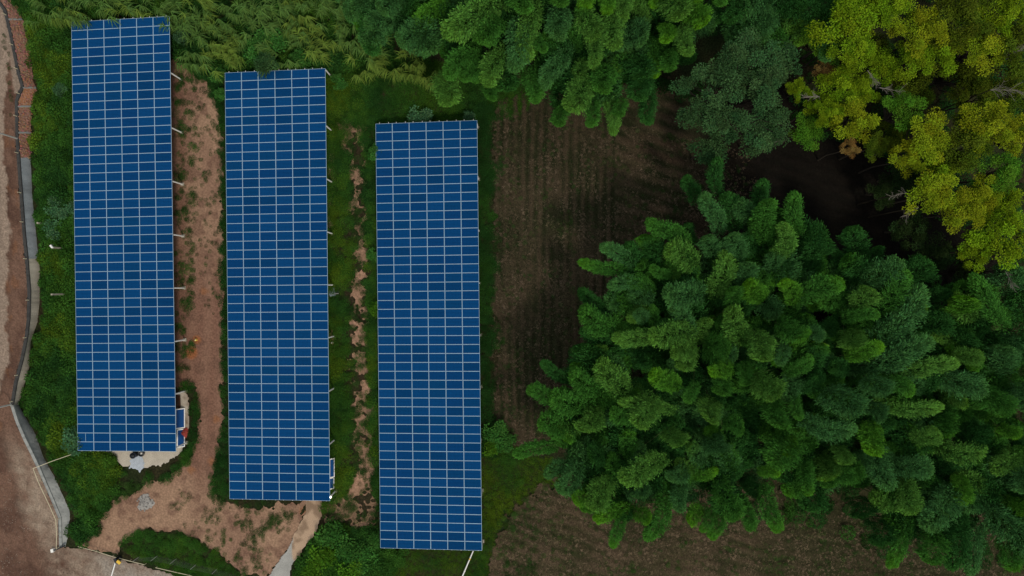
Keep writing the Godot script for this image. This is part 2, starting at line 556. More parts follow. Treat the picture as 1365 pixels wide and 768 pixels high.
func furrow(u: float, v: float, x: float, z: float) -> float:
	# rows run down the photograph on the left and swing round on the right and at the bottom
	var a := x * TAU / 1.05 + 1.4 * N(x, z, 0.05, 11.0)
	if u > 820.0 and v < 330.0:
		a = (z * 0.92 - x * 0.32) * TAU / 1.5 + 2.5 * N(x, z, 0.06, 12.0)
	if v > 600.0:
		a = (z * 0.93 - (x - 2.0) * 0.36 + 0.012 * x * x * 0.3) * TAU / 1.25 + 6.0 * N(x, z, 0.06, 13.0)
	return a

func h_field(u: float, v: float, x: float, z: float) -> float:
	return maxf(0.11 + (0.085 if v < 600.0 else 0.06) * sin(furrow(u, v, x, z)) * clampf(0.7 + 1.5 * N(x, z, 0.2, 155.0), 0.2, 1.3) + 0.06 * N(x, z, 1.2, 44.0) + 0.03 * N(x, z, 4.0, 45.0), 0.015)

func c_field(u: float, v: float, x: float, z: float) -> Color:
	var s := sin(furrow(u, v, x, z))
	var soil := Color(0.096, 0.073, 0.044)
	var moss := Color(0.036, 0.042, 0.018)
	if v > 600.0:
		s *= 0.75
		soil = Color(0.135, 0.098, 0.06)
		moss = Color(0.056, 0.058, 0.025)
	var t := clampf(0.48 + 0.45 * s * clampf(0.75 + 1.5 * N(x, z * 0.3, 0.2, 155.0), 0.1, 1.3) + 0.9 * N(x, z, 0.12, 55.0) + 0.4 * N(x, z, 0.9, 56.0), 0, 1)
	var c := moss.lerp(soil, t)
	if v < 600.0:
		c = c.lerp(Color(0.011, 0.0095, 0.008), smoothstep(880.0, 1010.0, u) * 0.94)  # shade from the surrounding trees put into the soil colour, near black rightwards
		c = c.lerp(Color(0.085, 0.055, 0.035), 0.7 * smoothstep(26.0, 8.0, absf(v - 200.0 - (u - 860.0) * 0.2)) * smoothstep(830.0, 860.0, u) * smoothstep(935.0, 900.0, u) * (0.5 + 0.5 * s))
	else:
		c = c.lerp(moss, 0.75 * smoothstep(980.0, 1080.0, u + 60.0 * N(x, z, 0.06, 99.0)))
	return c * (1.0 + 0.35 * N(x, z, 2.2, 57.0) + 0.3 * N(x, z, 7.0, 58.0))

func c_ground(u: float, v: float, x: float, z: float) -> Color:
	var c := Color(0.026, 0.042, 0.014).lerp(Color(0.05, 0.04, 0.02), clampf(0.4 + N(x, z, 0.15, 201.0), 0, 1))
	if u > 430.0 and u < 510.0 and v < 712.0:
		c = c.lerp(Color(0.06, 0.042, 0.026), 0.6)
	if u > 100.0 and u < 240.0 and v < 600.0:
		c = c.lerp(Color(0.075, 0.042, 0.03), 0.6)
	return c * (1.0 + 0.3 * N(x, z, 1.5, 203.0))

func ground_mesh() -> ArrayMesh:
	var xs: Array = [-900.0, -400.0, -180.0, -100.0]
	var zs: Array = [-900.0, -400.0, -150.0, -70.0]
	for k in 233: xs.append(-70.0 + k * 0.6)
	for k in 151: zs.append(-45.0 + k * 0.6)
	xs.append_array([100.0, 180.0, 400.0, 900.0]); zs.append_array([70.0, 150.0, 400.0, 900.0])
	var mb := MB.new()
	for z in zs:
		for x in xs:
			var q := px(x, z)
			var y: float = 0.03 * N(x, z, 0.3, 210.0) - 0.03
			mb.v.push_back(Vector3(x, y, z)); mb.n.push_back(Vector3.UP); mb.uv.push_back(Vector2.ZERO)
			var c := c_ground(q.x, q.y, x, z)
			mb.c.push_back(Color(clampf(c.r / 0.1, 0, 1), clampf(c.g / 0.1, 0, 1), clampf(c.b / 0.1, 0, 1)))
	var nx := xs.size()
	for j in zs.size() - 1:
		for i in nx - 1:
			var k := j * nx + i
			mb.ix.append_array(PackedInt32Array([k, k + 1, k + nx + 1, k, k + nx + 1, k + nx]))
	return mb.done(M.ground)

# ------------------------------------------------------------------ materials
func panel_texture() -> ImageTexture:
	var w := 432
	var h := 220
	var im := Image.create(w, h, false, Image.FORMAT_RGB8)
	im.fill(Color(0.32, 0.48, 0.64))
	im.fill_rect(Rect2i(3, 2, w - 6, h - 4), Color(0.05, 0.30, 0.52))
	var r := RandomNumberGenerator.new(); r.seed = 5
	var mx := 3
	var my := 2
	var cw := float(w - 2 * mx) / 12.0
	var ch := float(h - 2 * my) / 6.0
	for j in 6:
		for i in 12:
			var k := r.randf_range(0.97, 1.03)
			var x0 := int(mx + i * cw); var y0 := int(my + j * ch)
			var x1 := int(mx + (i + 1) * cw) - 3; var y1 := int(my + (j + 1) * ch) - 5
			for y in range(y0, y1):
				for x in range(x0, x1):
					var g := k * (1.0 + 0.03 * nf.get_noise_2d(x * 18.0 + i * 700.0, y * 18.0 + j * 900.0))
					im.set_pixel(x, y, Color(0.05 * g, 0.212 * g, 0.382 * g))
			for bb in 3:
				var yb := y0 + int(ch * (bb + 0.5) / 3.0)
				for x in range(x0, x1 + 1):
					im.set_pixel(x, yb, Color(0.0, 0.23, 0.42))
	im.generate_mipmaps()
	return ImageTexture.create_from_image(im)

func make_materials() -> void:
	nz.seed = 7; nz.frequency = 0.01; nz.noise_type = FastNoiseLite.TYPE_SIMPLEX_SMOOTH; nz.fractal_octaves = 3
	nf.seed = 19; nf.frequency = 0.01; nf.noise_type = FastNoiseLite.TYPE_SIMPLEX_SMOOTH; nf.fractal_octaves = 2
	M.t_soil = noise_tex(0.045, 5, 0.5, 1.0, 512, 3)
	M.t_fine = noise_tex(0.07, 4, 0.6, 1.0, 512, 4)
	M.t_grain = noise_tex(0.12, 4, 0.0, 1.0, 512, 6)
	M.t_path = noise_tex(0.05, 5, 0.72, 1.0, 512, 8)
	M.ground = soil_mat("ground soil", 0.1, M.t_soil, 7.0, M.t_grain, 6.0)
	M.road = soil_mat("road mud and gravel", 0.6, M.t_path, 7.1, M.t_grain, 2.5)
	M.path = soil_mat("dirt", 0.6, M.t_path, 8.3, M.t_grain, 1.2)
	M.field = soil_mat("tilled soil", 0.2, M.t_soil, 4.9, M.t_grain, 9.0)
	M.concrete = soil_mat("concrete", 0.75, M.t_fine, 3.1, M.t_grain, 1.0, 0.85)
	# leaves
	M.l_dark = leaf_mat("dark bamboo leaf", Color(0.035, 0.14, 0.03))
	M.l_mid = leaf_mat("green bamboo leaf", Color(0.058, 0.21, 0.032))
	M.l_light = leaf_mat("light bamboo leaf", Color(0.1, 0.275, 0.045))
	M.l_blue = leaf_mat("grey green bamboo leaf", Color(0.065, 0.205, 0.058))
	M.l_lime = leaf_mat("lime bamboo leaf", Color(0.088, 0.285, 0.028))
	M.l_grey = leaf_mat("grey green tree leaf", Color(0.055, 0.13, 0.045))
	M.l_yellow = leaf_mat("yellow green leaf", Color(0.185, 0.31, 0.012))
	M.l_yellow2 = leaf_mat("yellow leaf", Color(0.245, 0.32, 0.014))
	M.l_olive = leaf_mat("olive leaf", Color(0.085, 0.13, 0.011))
	M.l_fresh = leaf_mat("fresh green leaf", Color(0.085, 0.22, 0.018))
	M.l_tan = leaf_mat("dry tan leaf", Color(0.32, 0.20, 0.06))
	M.l_reed = leaf_mat("reed blade", Color(0.105, 0.21, 0.048))
	M.l_reed2 = leaf_mat("yellowish reed blade", Color(0.15, 0.245, 0.042))
	M.l_shrub = leaf_mat("shrub leaf", Color(0.06, 0.19, 0.035))
	M.l_blueshrub = leaf_mat("blue green shrub leaf", Color(0.08, 0.19, 0.085))
	M.l_under_shade = leaf_mat("shade darkened understorey leaf", Color(0.03, 0.06, 0.018))  # the hollow's shadow is put into this leaf colour
	M.l_any = leaf_mat("ground plant", Color(0.5, 0.5, 0.5), 0.2)
	M.bark = plain("bark", Color(0.045, 0.038, 0.03), 0.9, 0, 0.2)
	M.dark_bark = plain("dark bark", Color(0.035, 0.03, 0.022), 0.95, 0, 0.1)
	M.pale_bark = plain("pale bare wood", Color(0.19, 0.175, 0.15), 0.9, 0, 0.2)
	M.culm = plain("bamboo culm", Color(0.045, 0.07, 0.022), 0.5, 0, 0.3)
	# things
	M.glass = plain("solar cells under glass", Color.WHITE, 0.3, 0.0, 0.02)
	M.glass.albedo_color = Color.WHITE
	M.glass.albedo_texture = panel_texture()
	M.alu = plain("anodised aluminium", Color(0.37, 0.51, 0.62), 0.45, 0.2, 0.4)
	M.steel = plain("galvanised steel", Color(0.50, 0.50, 0.48), 0.5, 0.4, 0.5)
	M.dark_wire = plain("dull wire", Color(0.13, 0.14, 0.13), 0.7, 0.2)
	M.white_paint = plain("white paint", Color(0.72, 0.72, 0.70), 0.5)
	M.cream_paint = plain("cream paint", Color(0.52, 0.47, 0.33), 0.6)
	M.black = plain("black plastic", Color(0.012, 0.013, 0.016), 0.45)
	M.yellow = plain("yellow paint", Color(0.65, 0.42, 0.05), 0.5)
	M.stone_wall = worn("reddish wall stone", Color(0.52, 0.29, 0.21), 0.9, 1.3, 3.0)
	M.blue_wall = worn("blue grey concrete", Color(0.44, 0.49, 0.53), 0.9, 1.7, 1.5)
	M.pale_wall = worn("pale concrete", Color(0.64, 0.59, 0.49), 0.9, 1.7, 1.5)
	M.grey_wall = worn("grey concrete", Color(0.43, 0.45, 0.44), 0.9, 1.7, 1.5)
	M.coping = worn("dark weathered coping", Color(0.075, 0.075, 0.075), 0.9, 1.1, 0.8)
	M.post = worn("weathered concrete post", Color(0.46, 0.42, 0.34), 0.9, 0.9, 0.5)
	M.rubble = worn("broken grey concrete", Color(0.46, 0.44, 0.42), 0.95, 0.8, 1.0)
	M.wood = worn("reddish raw wood", Color(0.40, 0.20, 0.13), 0.85, 0.7, 0.5)
	M.straw = plain("dry straw", Color(0.5, 0.5, 0.5), 0.9, 0, 0.15)
	M.straw.vertex_color_use_as_albedo = true
	M.pebble = plain("pebbles", Color(0.7, 0.7, 0.7), 0.95, 0, 0.15)
	M.pebble.vertex_color_use_as_albedo = true

func _ready() -> void:
	# camera: a drone looking straight down from 80 m
	var cam := Camera3D.new()
	cam.name = "camera"
	cam.position = Vector3(0, CAM_H, 0)
	cam.rotation_degrees = Vector3(-90, 0, 0)
	cam.fov = rad_to_deg(2.0 * atan(384.0 / FOCAL))
	cam.near = 0.5; cam.far = 3000.0
	add_child(cam)
	cam.current = true
	var we := WorldEnvironment.new()
	we.name = "world_environment"
	var env := Environment.new()
	env.background_mode = Environment.BG_SKY
	var sm := ProceduralSkyMaterial.new()      # a level overcast, a little brighter overhead
	sm.sky_top_color = Color(0.72, 0.735, 0.74)
	sm.sky_horizon_color = Color(0.64, 0.655, 0.66)
	sm.sky_curve = 0.25
	sm.ground_bottom_color = Color(0.10, 0.10, 0.08)
	sm.ground_horizon_color = Color(0.40, 0.42, 0.42)
	sm.sun_angle_max = 0.0
	var sky := Sky.new()
	sky.sky_material = sm
	env.sky = sky
	env.background_energy_multiplier = 1.0
	env.tonemap_mode = Environment.TONE_MAPPER_LINEAR
	env.tonemap_exposure = 1.35
	env.sdfgi_enabled = true; env.ssao_enabled = true; env.ssil_enabled = true
	we.environment = env
	add_child(we)
	var sun := DirectionalLight3D.new()
	sun.name = "sun"
	sun.light_energy = 0.5
	sun.light_color = Color(1.0, 0.95, 0.88)
	sun.light_angular_distance = 10.0
	sun.shadow_enabled = true
	sun.rotation_degrees = Vector3(-52, 24, 0)
	add_child(sun)

	rng.seed = 1234
	make_materials()
	build_setting()
	build_walls()
	build_arrays()
	build_bamboo()
	build_trees()
	build_reeds()
	build_shrubs()
	build_ground_cover()
	build_small_things()

# ------------------------------------------------------------------ the setting
func structure(o: Node, label: String, category: String) -> void:
	tag(o, label, category, "", "structure")

func build_setting() -> void:
	structure(obj("ground", ground_mesh(), null), "dark earth under the grass and trees, all round the site", "ground")
	structure(zone("road", at_road([-90, -60, 0, -60, -4, 0, 6, 15, 13, 45, 18, 70, 23, 95, 29, 116, 21, 134, 22, 185, 25, 230, 28, 270, 31, 310, 35, 350, 38, 390, 37, 425, 34, 450, 28, 480, 20, 510, 15, 540, 22, 562, 32, 585, 42, 605, 50, 622, 60, 645, 70, 668, 79, 690, 80, 729, 110, 729, 150, 742, 200, 757, 246, 770, 275, 790, 275, 840, -90, 840]), 0.2, h_road, c_road, M.road, 2.0, 0.6),
		"brown muddy earth road with pale gravel along the left edge", "road")
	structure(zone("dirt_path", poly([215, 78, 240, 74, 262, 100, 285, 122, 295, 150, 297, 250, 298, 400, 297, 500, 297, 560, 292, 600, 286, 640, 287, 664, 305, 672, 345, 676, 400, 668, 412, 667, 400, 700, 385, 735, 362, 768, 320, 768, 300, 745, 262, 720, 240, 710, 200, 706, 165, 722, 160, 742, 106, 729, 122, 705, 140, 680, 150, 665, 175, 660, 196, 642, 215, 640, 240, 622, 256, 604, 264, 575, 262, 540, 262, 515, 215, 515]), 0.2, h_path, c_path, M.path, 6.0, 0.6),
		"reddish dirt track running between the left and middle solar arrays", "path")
	structure(zone("bare_soil", poly([452, 158, 478, 152, 492, 172, 488, 190, 486, 230, 490, 300, 488, 380, 492, 440, 494, 520, 498, 600, 498, 660, 502, 700, 470, 705, 432, 700, 432, 668, 462, 660, 474, 620, 470, 560, 470, 480, 466, 440, 468, 380, 476, 330, 466, 280, 466, 230, 452, 180]), 0.2,
		func(_u, _v, x, z): return 0.03 + 0.02 * N(x, z, 0.8, 71.0),
		func(_u, v, x, z):
			var c := Color(0.42, 0.25, 0.17).lerp(Color(0.22, 0.14, 0.09), clampf(0.45 + N(x, z, 0.3, 72.0) + (0.4 if v > 650.0 else 0.0), 0, 1))
			return c * (1.0 + 0.18 * N(x, z, 3.0, 73.0)), M.path, 11.0, 0.6, -0.36),
		"patchy pinkish bare soil strip between the middle and right solar arrays", "soil")
	structure(zone("bare_soil", poly([433, 198, 445, 200, 447, 225, 443, 262, 446, 300, 436, 306, 432, 260]), 0.2,
		func(_u, _v, x, z): return 0.03 + 0.02 * N(x, z, 0.8, 71.0),
		func(_u, _v, x, z): return Color(0.42, 0.29, 0.185) * (1.0 + 0.25 * N(x, z, 1.5, 74.0)), M.path, 4.0, 0.6),
		"small sandy patch against the middle array's right edge, near its top", "soil")
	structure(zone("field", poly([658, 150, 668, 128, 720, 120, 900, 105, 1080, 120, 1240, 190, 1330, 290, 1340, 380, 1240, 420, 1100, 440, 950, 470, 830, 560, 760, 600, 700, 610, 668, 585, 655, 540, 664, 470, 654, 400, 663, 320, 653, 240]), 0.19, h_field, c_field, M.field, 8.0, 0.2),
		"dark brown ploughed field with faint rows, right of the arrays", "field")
	structure(zone("field", poly([720, 640, 800, 640, 1000, 640, 1200, 640, 1380, 660, 1440, 700, 1440, 840, 640, 840, 640, 790, 650, 760, 655, 735, 668, 700, 690, 672]), 0.19, h_field, c_field, M.field, 15.0, 0.2),
		"brown tilled field below the bamboo at the bottom right", "field")
	structure(zone("footpath", poly([405, 640, 430, 640, 429, 667, 430, 681, 428, 693, 424, 705, 417, 718, 404.5, 730, 402, 741, 391, 750, 387, 768, 384, 840, 330, 840, 358, 768, 366, 756, 375, 742, 381.5, 736, 389, 719, 392, 711, 401.5, 694.5, 407.6, 682]), 0.16,
		func(_u, _v, x, z): return 0.14 + 0.006 * N(x, z, 0.9, 21.0),
		func(u, v, x, z):
			var grey := Color(0.47, 0.47, 0.45) * (1.0 + 0.18 * N(x, z, 0.8, 22.0))
			var sand := Color(0.60, 0.43, 0.30).lerp(Color(0.34, 0.235, 0.16), smoothstep(-0.1, 0.25, N(x, z, 0.35, 24.0)))
			var t := smoothstep(-1.0, 1.0, u - 390.0 - 2.0 * N(x, z, 0.8, 25.0) - maxf(0.0, (v - 745.0) * 1.2))
			t = maxf(t, smoothstep(721.0, 714.0, v + (u - 389.0) * 0.3))
			return grey.lerp(sand, t), M.concrete, 1.2, 0.75),
		"narrow pale concrete path leaving the foot of the middle array", "path")
	structure(zone("concrete_slab", poly([130, 560, 234, 560, 234, 525, 249, 522, 254, 538, 253, 560, 252, 578, 244, 584, 246, 598, 240, 606, 226, 614, 214, 622, 200, 622, 190, 624, 176, 620, 166, 624, 153, 612, 142, 604]), 0.16,
		func(_u, _v, x, z): return 0.13 + 0.006 * N(x, z, 1.0, 27.0),
		func(u, v, x, z):
			var c := Color(0.64, 0.575, 0.48) * (1.0 + 0.14 * N(x, z, 0.7, 28.0))
			if u > 236.0 and v < 580.0: c = c.lerp(Color(0.24, 0.17, 0.12), clampf(0.45 + 1.5 * N(x, z, 0.5, 29.0), 0, 1))
			return c, M.concrete, 2.5, 0.75),
		"pale concrete slab under the lower end of the left solar array", "slab")

# ------------------------------------------------------------------ retaining walls, fences, posts
func at_road(a: Array) -> PackedVector2Array:      # the road lies above the field: bring surveyed road points down to the ground plan
	var o := PackedVector2Array()
	for q in poly(a):
		var k := (CAM_H - road_h(q.y)) / CAM_H
		o.push_back(Vector2(682.5 + (q.x - 682.5) * k, 384.0 + (q.y - 384.0) * k))
	return o

func along(line: PackedVector2Array, v: float) -> float:
	for k in line.size() - 1:
		if v >= line[k].y and v <= line[k + 1].y:
			return lerpf(line[k].x, line[k + 1].x, (v - line[k].y) / (line[k + 1].y - line[k].y))
	return line[0].x if v < line[0].y else line[line.size() - 1].x

func build_walls() -> void:
	var top := poly([-14, -40, -4, 0, 6, 15, 13, 45, 18, 70, 23, 95, 29, 116, 21, 134, 22, 185, 25, 230, 28, 270, 31, 310, 35, 350, 38, 390, 37, 425, 34, 450, 28, 480, 20, 510, 15, 540, 22, 562, 32, 585, 42, 605, 50, 622, 60, 645, 70, 668, 79, 690, 80, 729])
	var foot := poly([12, -40, 20, 0, 28, 28, 36, 60, 38, 75, 43, 108, 47, 120, 40, 142, 39, 180, 39, 210, 41, 260, 46, 310, 51, 360, 51, 400, 48, 430, 39, 455, 37, 490, 30, 515, 23, 540, 31, 555, 46, 580, 56, 610, 73, 640, 84, 665, 93, 685, 89, 715, 86, 729])
	var runs := [
		["stone_retaining_wall", -40.0, 210.0, M.stone_wall, "sloping wall of reddish rubble stone at the top left, between road and greenery"],
		["concrete_retaining_wall", 210.0, 345.0, M.blue_wall, "blue grey sloping concrete wall along the road, just below the reddish stone wall"],
		["concrete_retaining_wall", 345.0, 540.0, M.pale_wall, "pale cream sloping concrete wall along the middle left of the road"],
		["concrete_retaining_wall", 540.0, 729.0, M.grey_wall, "grey sloping concrete wall beside the railing at the lower left"]]
	for rn in runs:
		var mid: float = (rn[1] + rn[2]) * 0.5
		var o := thing(rn[0], Vector3.ZERO)
		tag(o, rn[4], "wall", "retaining walls along the road")
		var face := MB.new()
		var cop := MB.new()
		var stones := MB.new()
		var steps := int((rn[2] - rn[1]) / 3.0)
		var rows := 5
		var prev: Array = []
		var pt := Vector3.ZERO
		for k in steps + 1:
			var v: float = lerpf(rn[1], rn[2], float(k) / steps)
			var hh := road_h(v) + 0.10
			var a := P(along(top, v) + 2.5, v, hh)
			var b := P(along(foot, v) + 1.5, v, 0.0); b.y = -0.05
			var cur: Array = []
			for r in rows + 1:
				var q := a.lerp(b, float(r) / rows)
				q += Vector3(0.6, 0.8, 0).normalized() * (0.05 * N(q.x, q.z, 1.5, 400.0))
				cur.append(q)
			if k > 0:
				for r in rows:
					var col := Color.WHITE * (0.9 + 0.3 * N(cur[r].x, cur[r].z, 0.6, 410.0))
					if rn[0] == "stone_retaining_wall" and v > 118.0 and v < 142.0:
						col = Color(0.95, 0.80, 0.62)
					var nn: Vector3 = (cur[r] - prev[r]).cross(cur[r + 1] - cur[r]).normalized()
					if nn.y < 0: nn = -nn
					face.quad(prev[r], cur[r], cur[r + 1], prev[r + 1], nn, col)
					if rn[0] == "stone_retaining_wall":
						for q2 in 2:
							var cc: Vector3 = (prev[r] as Vector3).lerp(cur[r + 1], rng.randf()) + Vector3(rng.randf_range(-0.1, 0.1), 0.0, rng.randf_range(-0.1, 0.1))
							var tint := Color(rng.randf_range(0.7, 1.1), rng.randf_range(0.65, 1.1), rng.randf_range(0.6, 1.15)) * (0.95 if v < 118.0 or v > 142.0 else 1.15)
							stones.stone(cc, Vector3(rng.randf_range(0.08, 0.17), 0.07, rng.randf_range(0.08, 0.17)), rng, tint)
				cop.bar(pt, a + Vector3(-0.12, 0.02, 0), 0.34, 0.16, Color.WHITE * rng.randf_range(0.75, 1.2))
			pt = a + Vector3(-0.12, 0.02, 0)
			prev = cur
		obj("face", face.done(rn[3]), null, o)
		obj("coping", cop.done(M.coping if rn[1] < 500.0 else M.grey_wall), null, o)
		if stones.v.size() > 0:
			var so := obj("stone", stones.done(M.stone_wall), null, o)
			so.set_meta("kind", "stuff")
			for pv in [26.0, 117.0, 142.0, 177.0]:
				var pm := MB.new()
				var a := P(along(top, pv) + 2.5, pv, road_h(pv) + 0.12)
				var b := P(along(foot, pv) + 2.0, pv, 0.0); b.y = 0.0
				pm.bar(a + Vector3(0, 0.05, 0), b + Vector3(0, 0.05, 0), 0.2, 0.1)
				obj("pilaster", pm.done(M.grey_wall), null, o)
	# wire fence on the upper coping
	var f := thing("wire_fence", Vector3.ZERO)
	tag(f, "thin wire fence on small pale posts along the top of the roadside wall", "fence")
	var prevp := Vector3.ZERO
	for v in [-20.0, 20.0, 60.0, 92.0, 125.0, 155.0, 204.0, 257.0, 296.0, 345.0, 400.0, 450.0, 500.0, 535.0]:
		var p := P(along(top, v) + 1.0, v, road_h(v) + 0.15)
		var pm := MB.new()
		pm.tube(PackedVector3Array([p, p + Vector3(0, 0.55, 0)]), 0.05, 0.045, 7, Color.WHITE)
		obj("fence_post", pm.done(M.cream_paint), null, f)
		if prevp != Vector3.ZERO:
			for hy in [0.25, 0.5]:
				var wm := MB.new()
				wm.tube(PackedVector3Array([prevp + Vector3(0, hy, 0), (prevp + p) * 0.5 + Vector3(0, hy - 0.03, 0), p + Vector3(0, hy, 0)]), 0.005, 0.005, 4, Color.WHITE)
				obj("wire", wm.done(M.dark_wire), null, f)
		prevp = p
	# cream pipe railing
	railing("pipe_railing", [103, 603, 77, 612, 51, 622, 58, 640, 65, 655, 73, 672, 81, 690, 82, 710, 81.5, 728], 0.9, [0.88], M.cream_paint, "cream pipe railing on the lower left wall, turning to the left array's corner", "railing")
	railing("rail_fence", [107, 727, 130, 733, 152, 740, 175, 746, 195, 751], 0.45, [0.42], M.cream_paint, "low pale rail between the gravel road and the dirt clearing", "fence")
	railing("rail_fence", [210, 755, 232, 760, 254, 765, 285, 775], 0.45, [0.42], M.cream_paint, "low pale rail along the green patch at the bottom edge, right of the barrier post", "fence")
	var mesh_f := thing("mesh_fence", Vector3.ZERO)
	tag(mesh_f, "thin wire mesh fence over the grass at the bottom left, behind the low rail", "fence")
	var mpts := [[186, 742], [210, 741], [235, 745], [262, 752], [290, 758], [318, 768]]
	for k in mpts.size():
		var p := P(mpts[k][0], mpts[k][1])
		var pm := MB.new()
		pm.tube(PackedVector3Array([p, p + Vector3(0, 1.5, 0)]), 0.035, 0.03, 6, Color.WHITE)
		obj("fence_post", pm.done(M.steel), null, mesh_f)
		if k > 0:
			var q := P(mpts[k - 1][0], mpts[k - 1][1])
			var wm := MB.new()
			for j in 8:
				wm.tube(PackedVector3Array([q + Vector3(0, 0.15 + j * 0.19, 0), p + Vector3(0, 0.15 + j * 0.19, 0)]), 0.004, 0.004, 3, Color.WHITE, false)
			for j in 14:
				var b := q.lerp(p, j / 14.0)
				wm.tube(PackedVector3Array([b, b + Vector3(0, 1.5, 0)]), 0.0035, 0.0035, 3, Color.WHITE, false)
			obj("wire_mesh", wm.done(M.dark_wire), null, mesh_f)
	# street lamps at the left edge, their heads beyond the frame
	for d in [[24.0, 185.0, "upper grey street lamp post by the bend in the stone wall, leaning out of frame"], [16.0, 539.0, "lower grey street lamp post at the narrow bend of the concrete wall"]]:
		var b := P(d[0], d[1], road_h(d[1]))
		var l := thing("street_lamp", b)
		tag(l, d[2], "street lamp", "street lamps along the road")
		var pm := MB.new()
		pm.tube(PackedVector3Array([Vector3.ZERO, Vector3(0, 3, 0), Vector3(0, 6.2, 0)]), 0.11, 0.06, 10, Color.WHITE)
		obj("pole", pm.done(M.steel), null, l)
		pm = MB.new(); pm.box(Transform3D(Basis(), Vector3(0, 0.03, 0)), Vector3(0.4, 0.06, 0.4)); obj("base_plate", pm.done(M.steel), null, l)
		pm = MB.new(); pm.tube(PackedVector3Array([Vector3(0, 6.1, 0), Vector3(-0.6, 6.5, 0), Vector3(-1.4, 6.6, 0)]), 0.04, 0.035, 8, Color.WHITE); obj("arm", pm.done(M.steel), null, l)
		pm = MB.new(); pm.box(Transform3D(Basis(), Vector3(-1.65, 6.6, 0)), Vector3(0.6, 0.1, 0.25)); obj("lamp_head", pm.done(M.white_paint), null, l)
	# posts standing in the weeds
	var posts := [[86.5, 331.4, 2.1, true, "concrete post with a small white camera on top, in the weeds beside the left array"], [88.5, 392.3, 2.6, false, "taller plain concrete post in the weeds left of the left array"], [59.5, 298.6, 1.25, false, "short weathered post half sunk in the weeds above the camera post"]]
	for d in posts:
		var o := thing("concrete_post", P(d[0], d[1]))
		tag(o, d[4], "post", "posts in the weeds")
		var pm := MB.new()
		pm.box(Transform3D(Basis(), Vector3(0, d[2] * 0.5, 0)), Vector3(0.2, d[2], 0.2))
		obj("shaft", pm.done(M.post), null, o)
		if d[3]:
			pm = MB.new(); pm.tube(PackedVector3Array([Vector3(0, d[2], 0), Vector3(0, d[2] + 0.15, 0)]), 0.04, 0.04, 8, Color.WHITE); obj("bracket", pm.done(M.steel), null, o)
			pm = MB.new(); pm.box(Transform3D(Basis(Vector3.UP, 0.7), Vector3(0, d[2] + 0.24, -0.1)), Vector3(0.2, 0.17, 0.4)); obj("camera_body", pm.done(M.white_paint), null, o)
			pm = MB.new(); pm.tube(PackedVector3Array([Vector3(0.13, d[2] + 0.24, -0.25), Vector3(0.19, d[2] + 0.24, -0.33)]), 0.06, 0.06, 8, Color.WHITE); obj("lens", pm.done(M.black), null, o)

func railing(called: String, pts: Array, hgt: float, rails: Array, mat: Material, label: String, cat: String) -> void:
	var o := thing(called, Vector3.ZERO)
	tag(o, label, cat)
	var prev := Vector3.ZERO
	for k in range(0, pts.size(), 2):
		var p := P(pts[k], pts[k + 1], road_h(pts[k + 1]) if pts[k] < 90 else 0.05)
		var pm := MB.new()
		pm.tube(PackedVector3Array([p, p + Vector3(0, hgt, 0)]), 0.035, 0.035, 7, Color.WHITE)
		obj("rail_post", pm.done(mat), null, o)
		if k > 0:
			for hy in rails:
				var rm := MB.new()
				rm.tube(PackedVector3Array([prev + Vector3(0, hy, 0), p + Vector3(0, hy, 0)]), 0.036, 0.036, 7, Color.WHITE)
				obj("rail", rm.done(mat), null, o)
		prev = p

# ------------------------------------------------------------------ solar arrays
func panel_mesh(pl: float, pw: float, glass: Material) -> ArrayMesh:
	var fr := MB.new()
	var w := 0.022
	var t := 0.04
	for s in [-1.0, 1.0]:
		fr.box(Transform3D(Basis(), Vector3(0, -t * 0.5, s * (pw - w) * 0.5)), Vector3(pl, t, w), Color.WHITE, false)
		fr.box(Transform3D(Basis(), Vector3(s * (pl - w) * 0.5, -t * 0.5 - 0.001, 0)), Vector3(w, t - 0.002, pw - 2.0 * w), Color.WHITE, false)
	var m := fr.add_to(ArrayMesh.new(), M.alu)
	var g := MB.new()
	var a := pl * 0.5 - w
	var b := pw * 0.5 - w
	g.quad(Vector3(-a, -0.005, -b), Vector3(a, -0.005, -b), Vector3(a, -0.005, b), Vector3(-a, -0.005, b), Vector3.UP)
	g.add_to(m, glass)
	var bk := MB.new()
	bk.quad(Vector3(-a, -0.012, -b), Vector3(a, -0.012, -b), Vector3(a, -0.012, b), Vector3(-a, -0.012, b), Vector3.DOWN)
	return bk.add_to(m, M.white_paint)

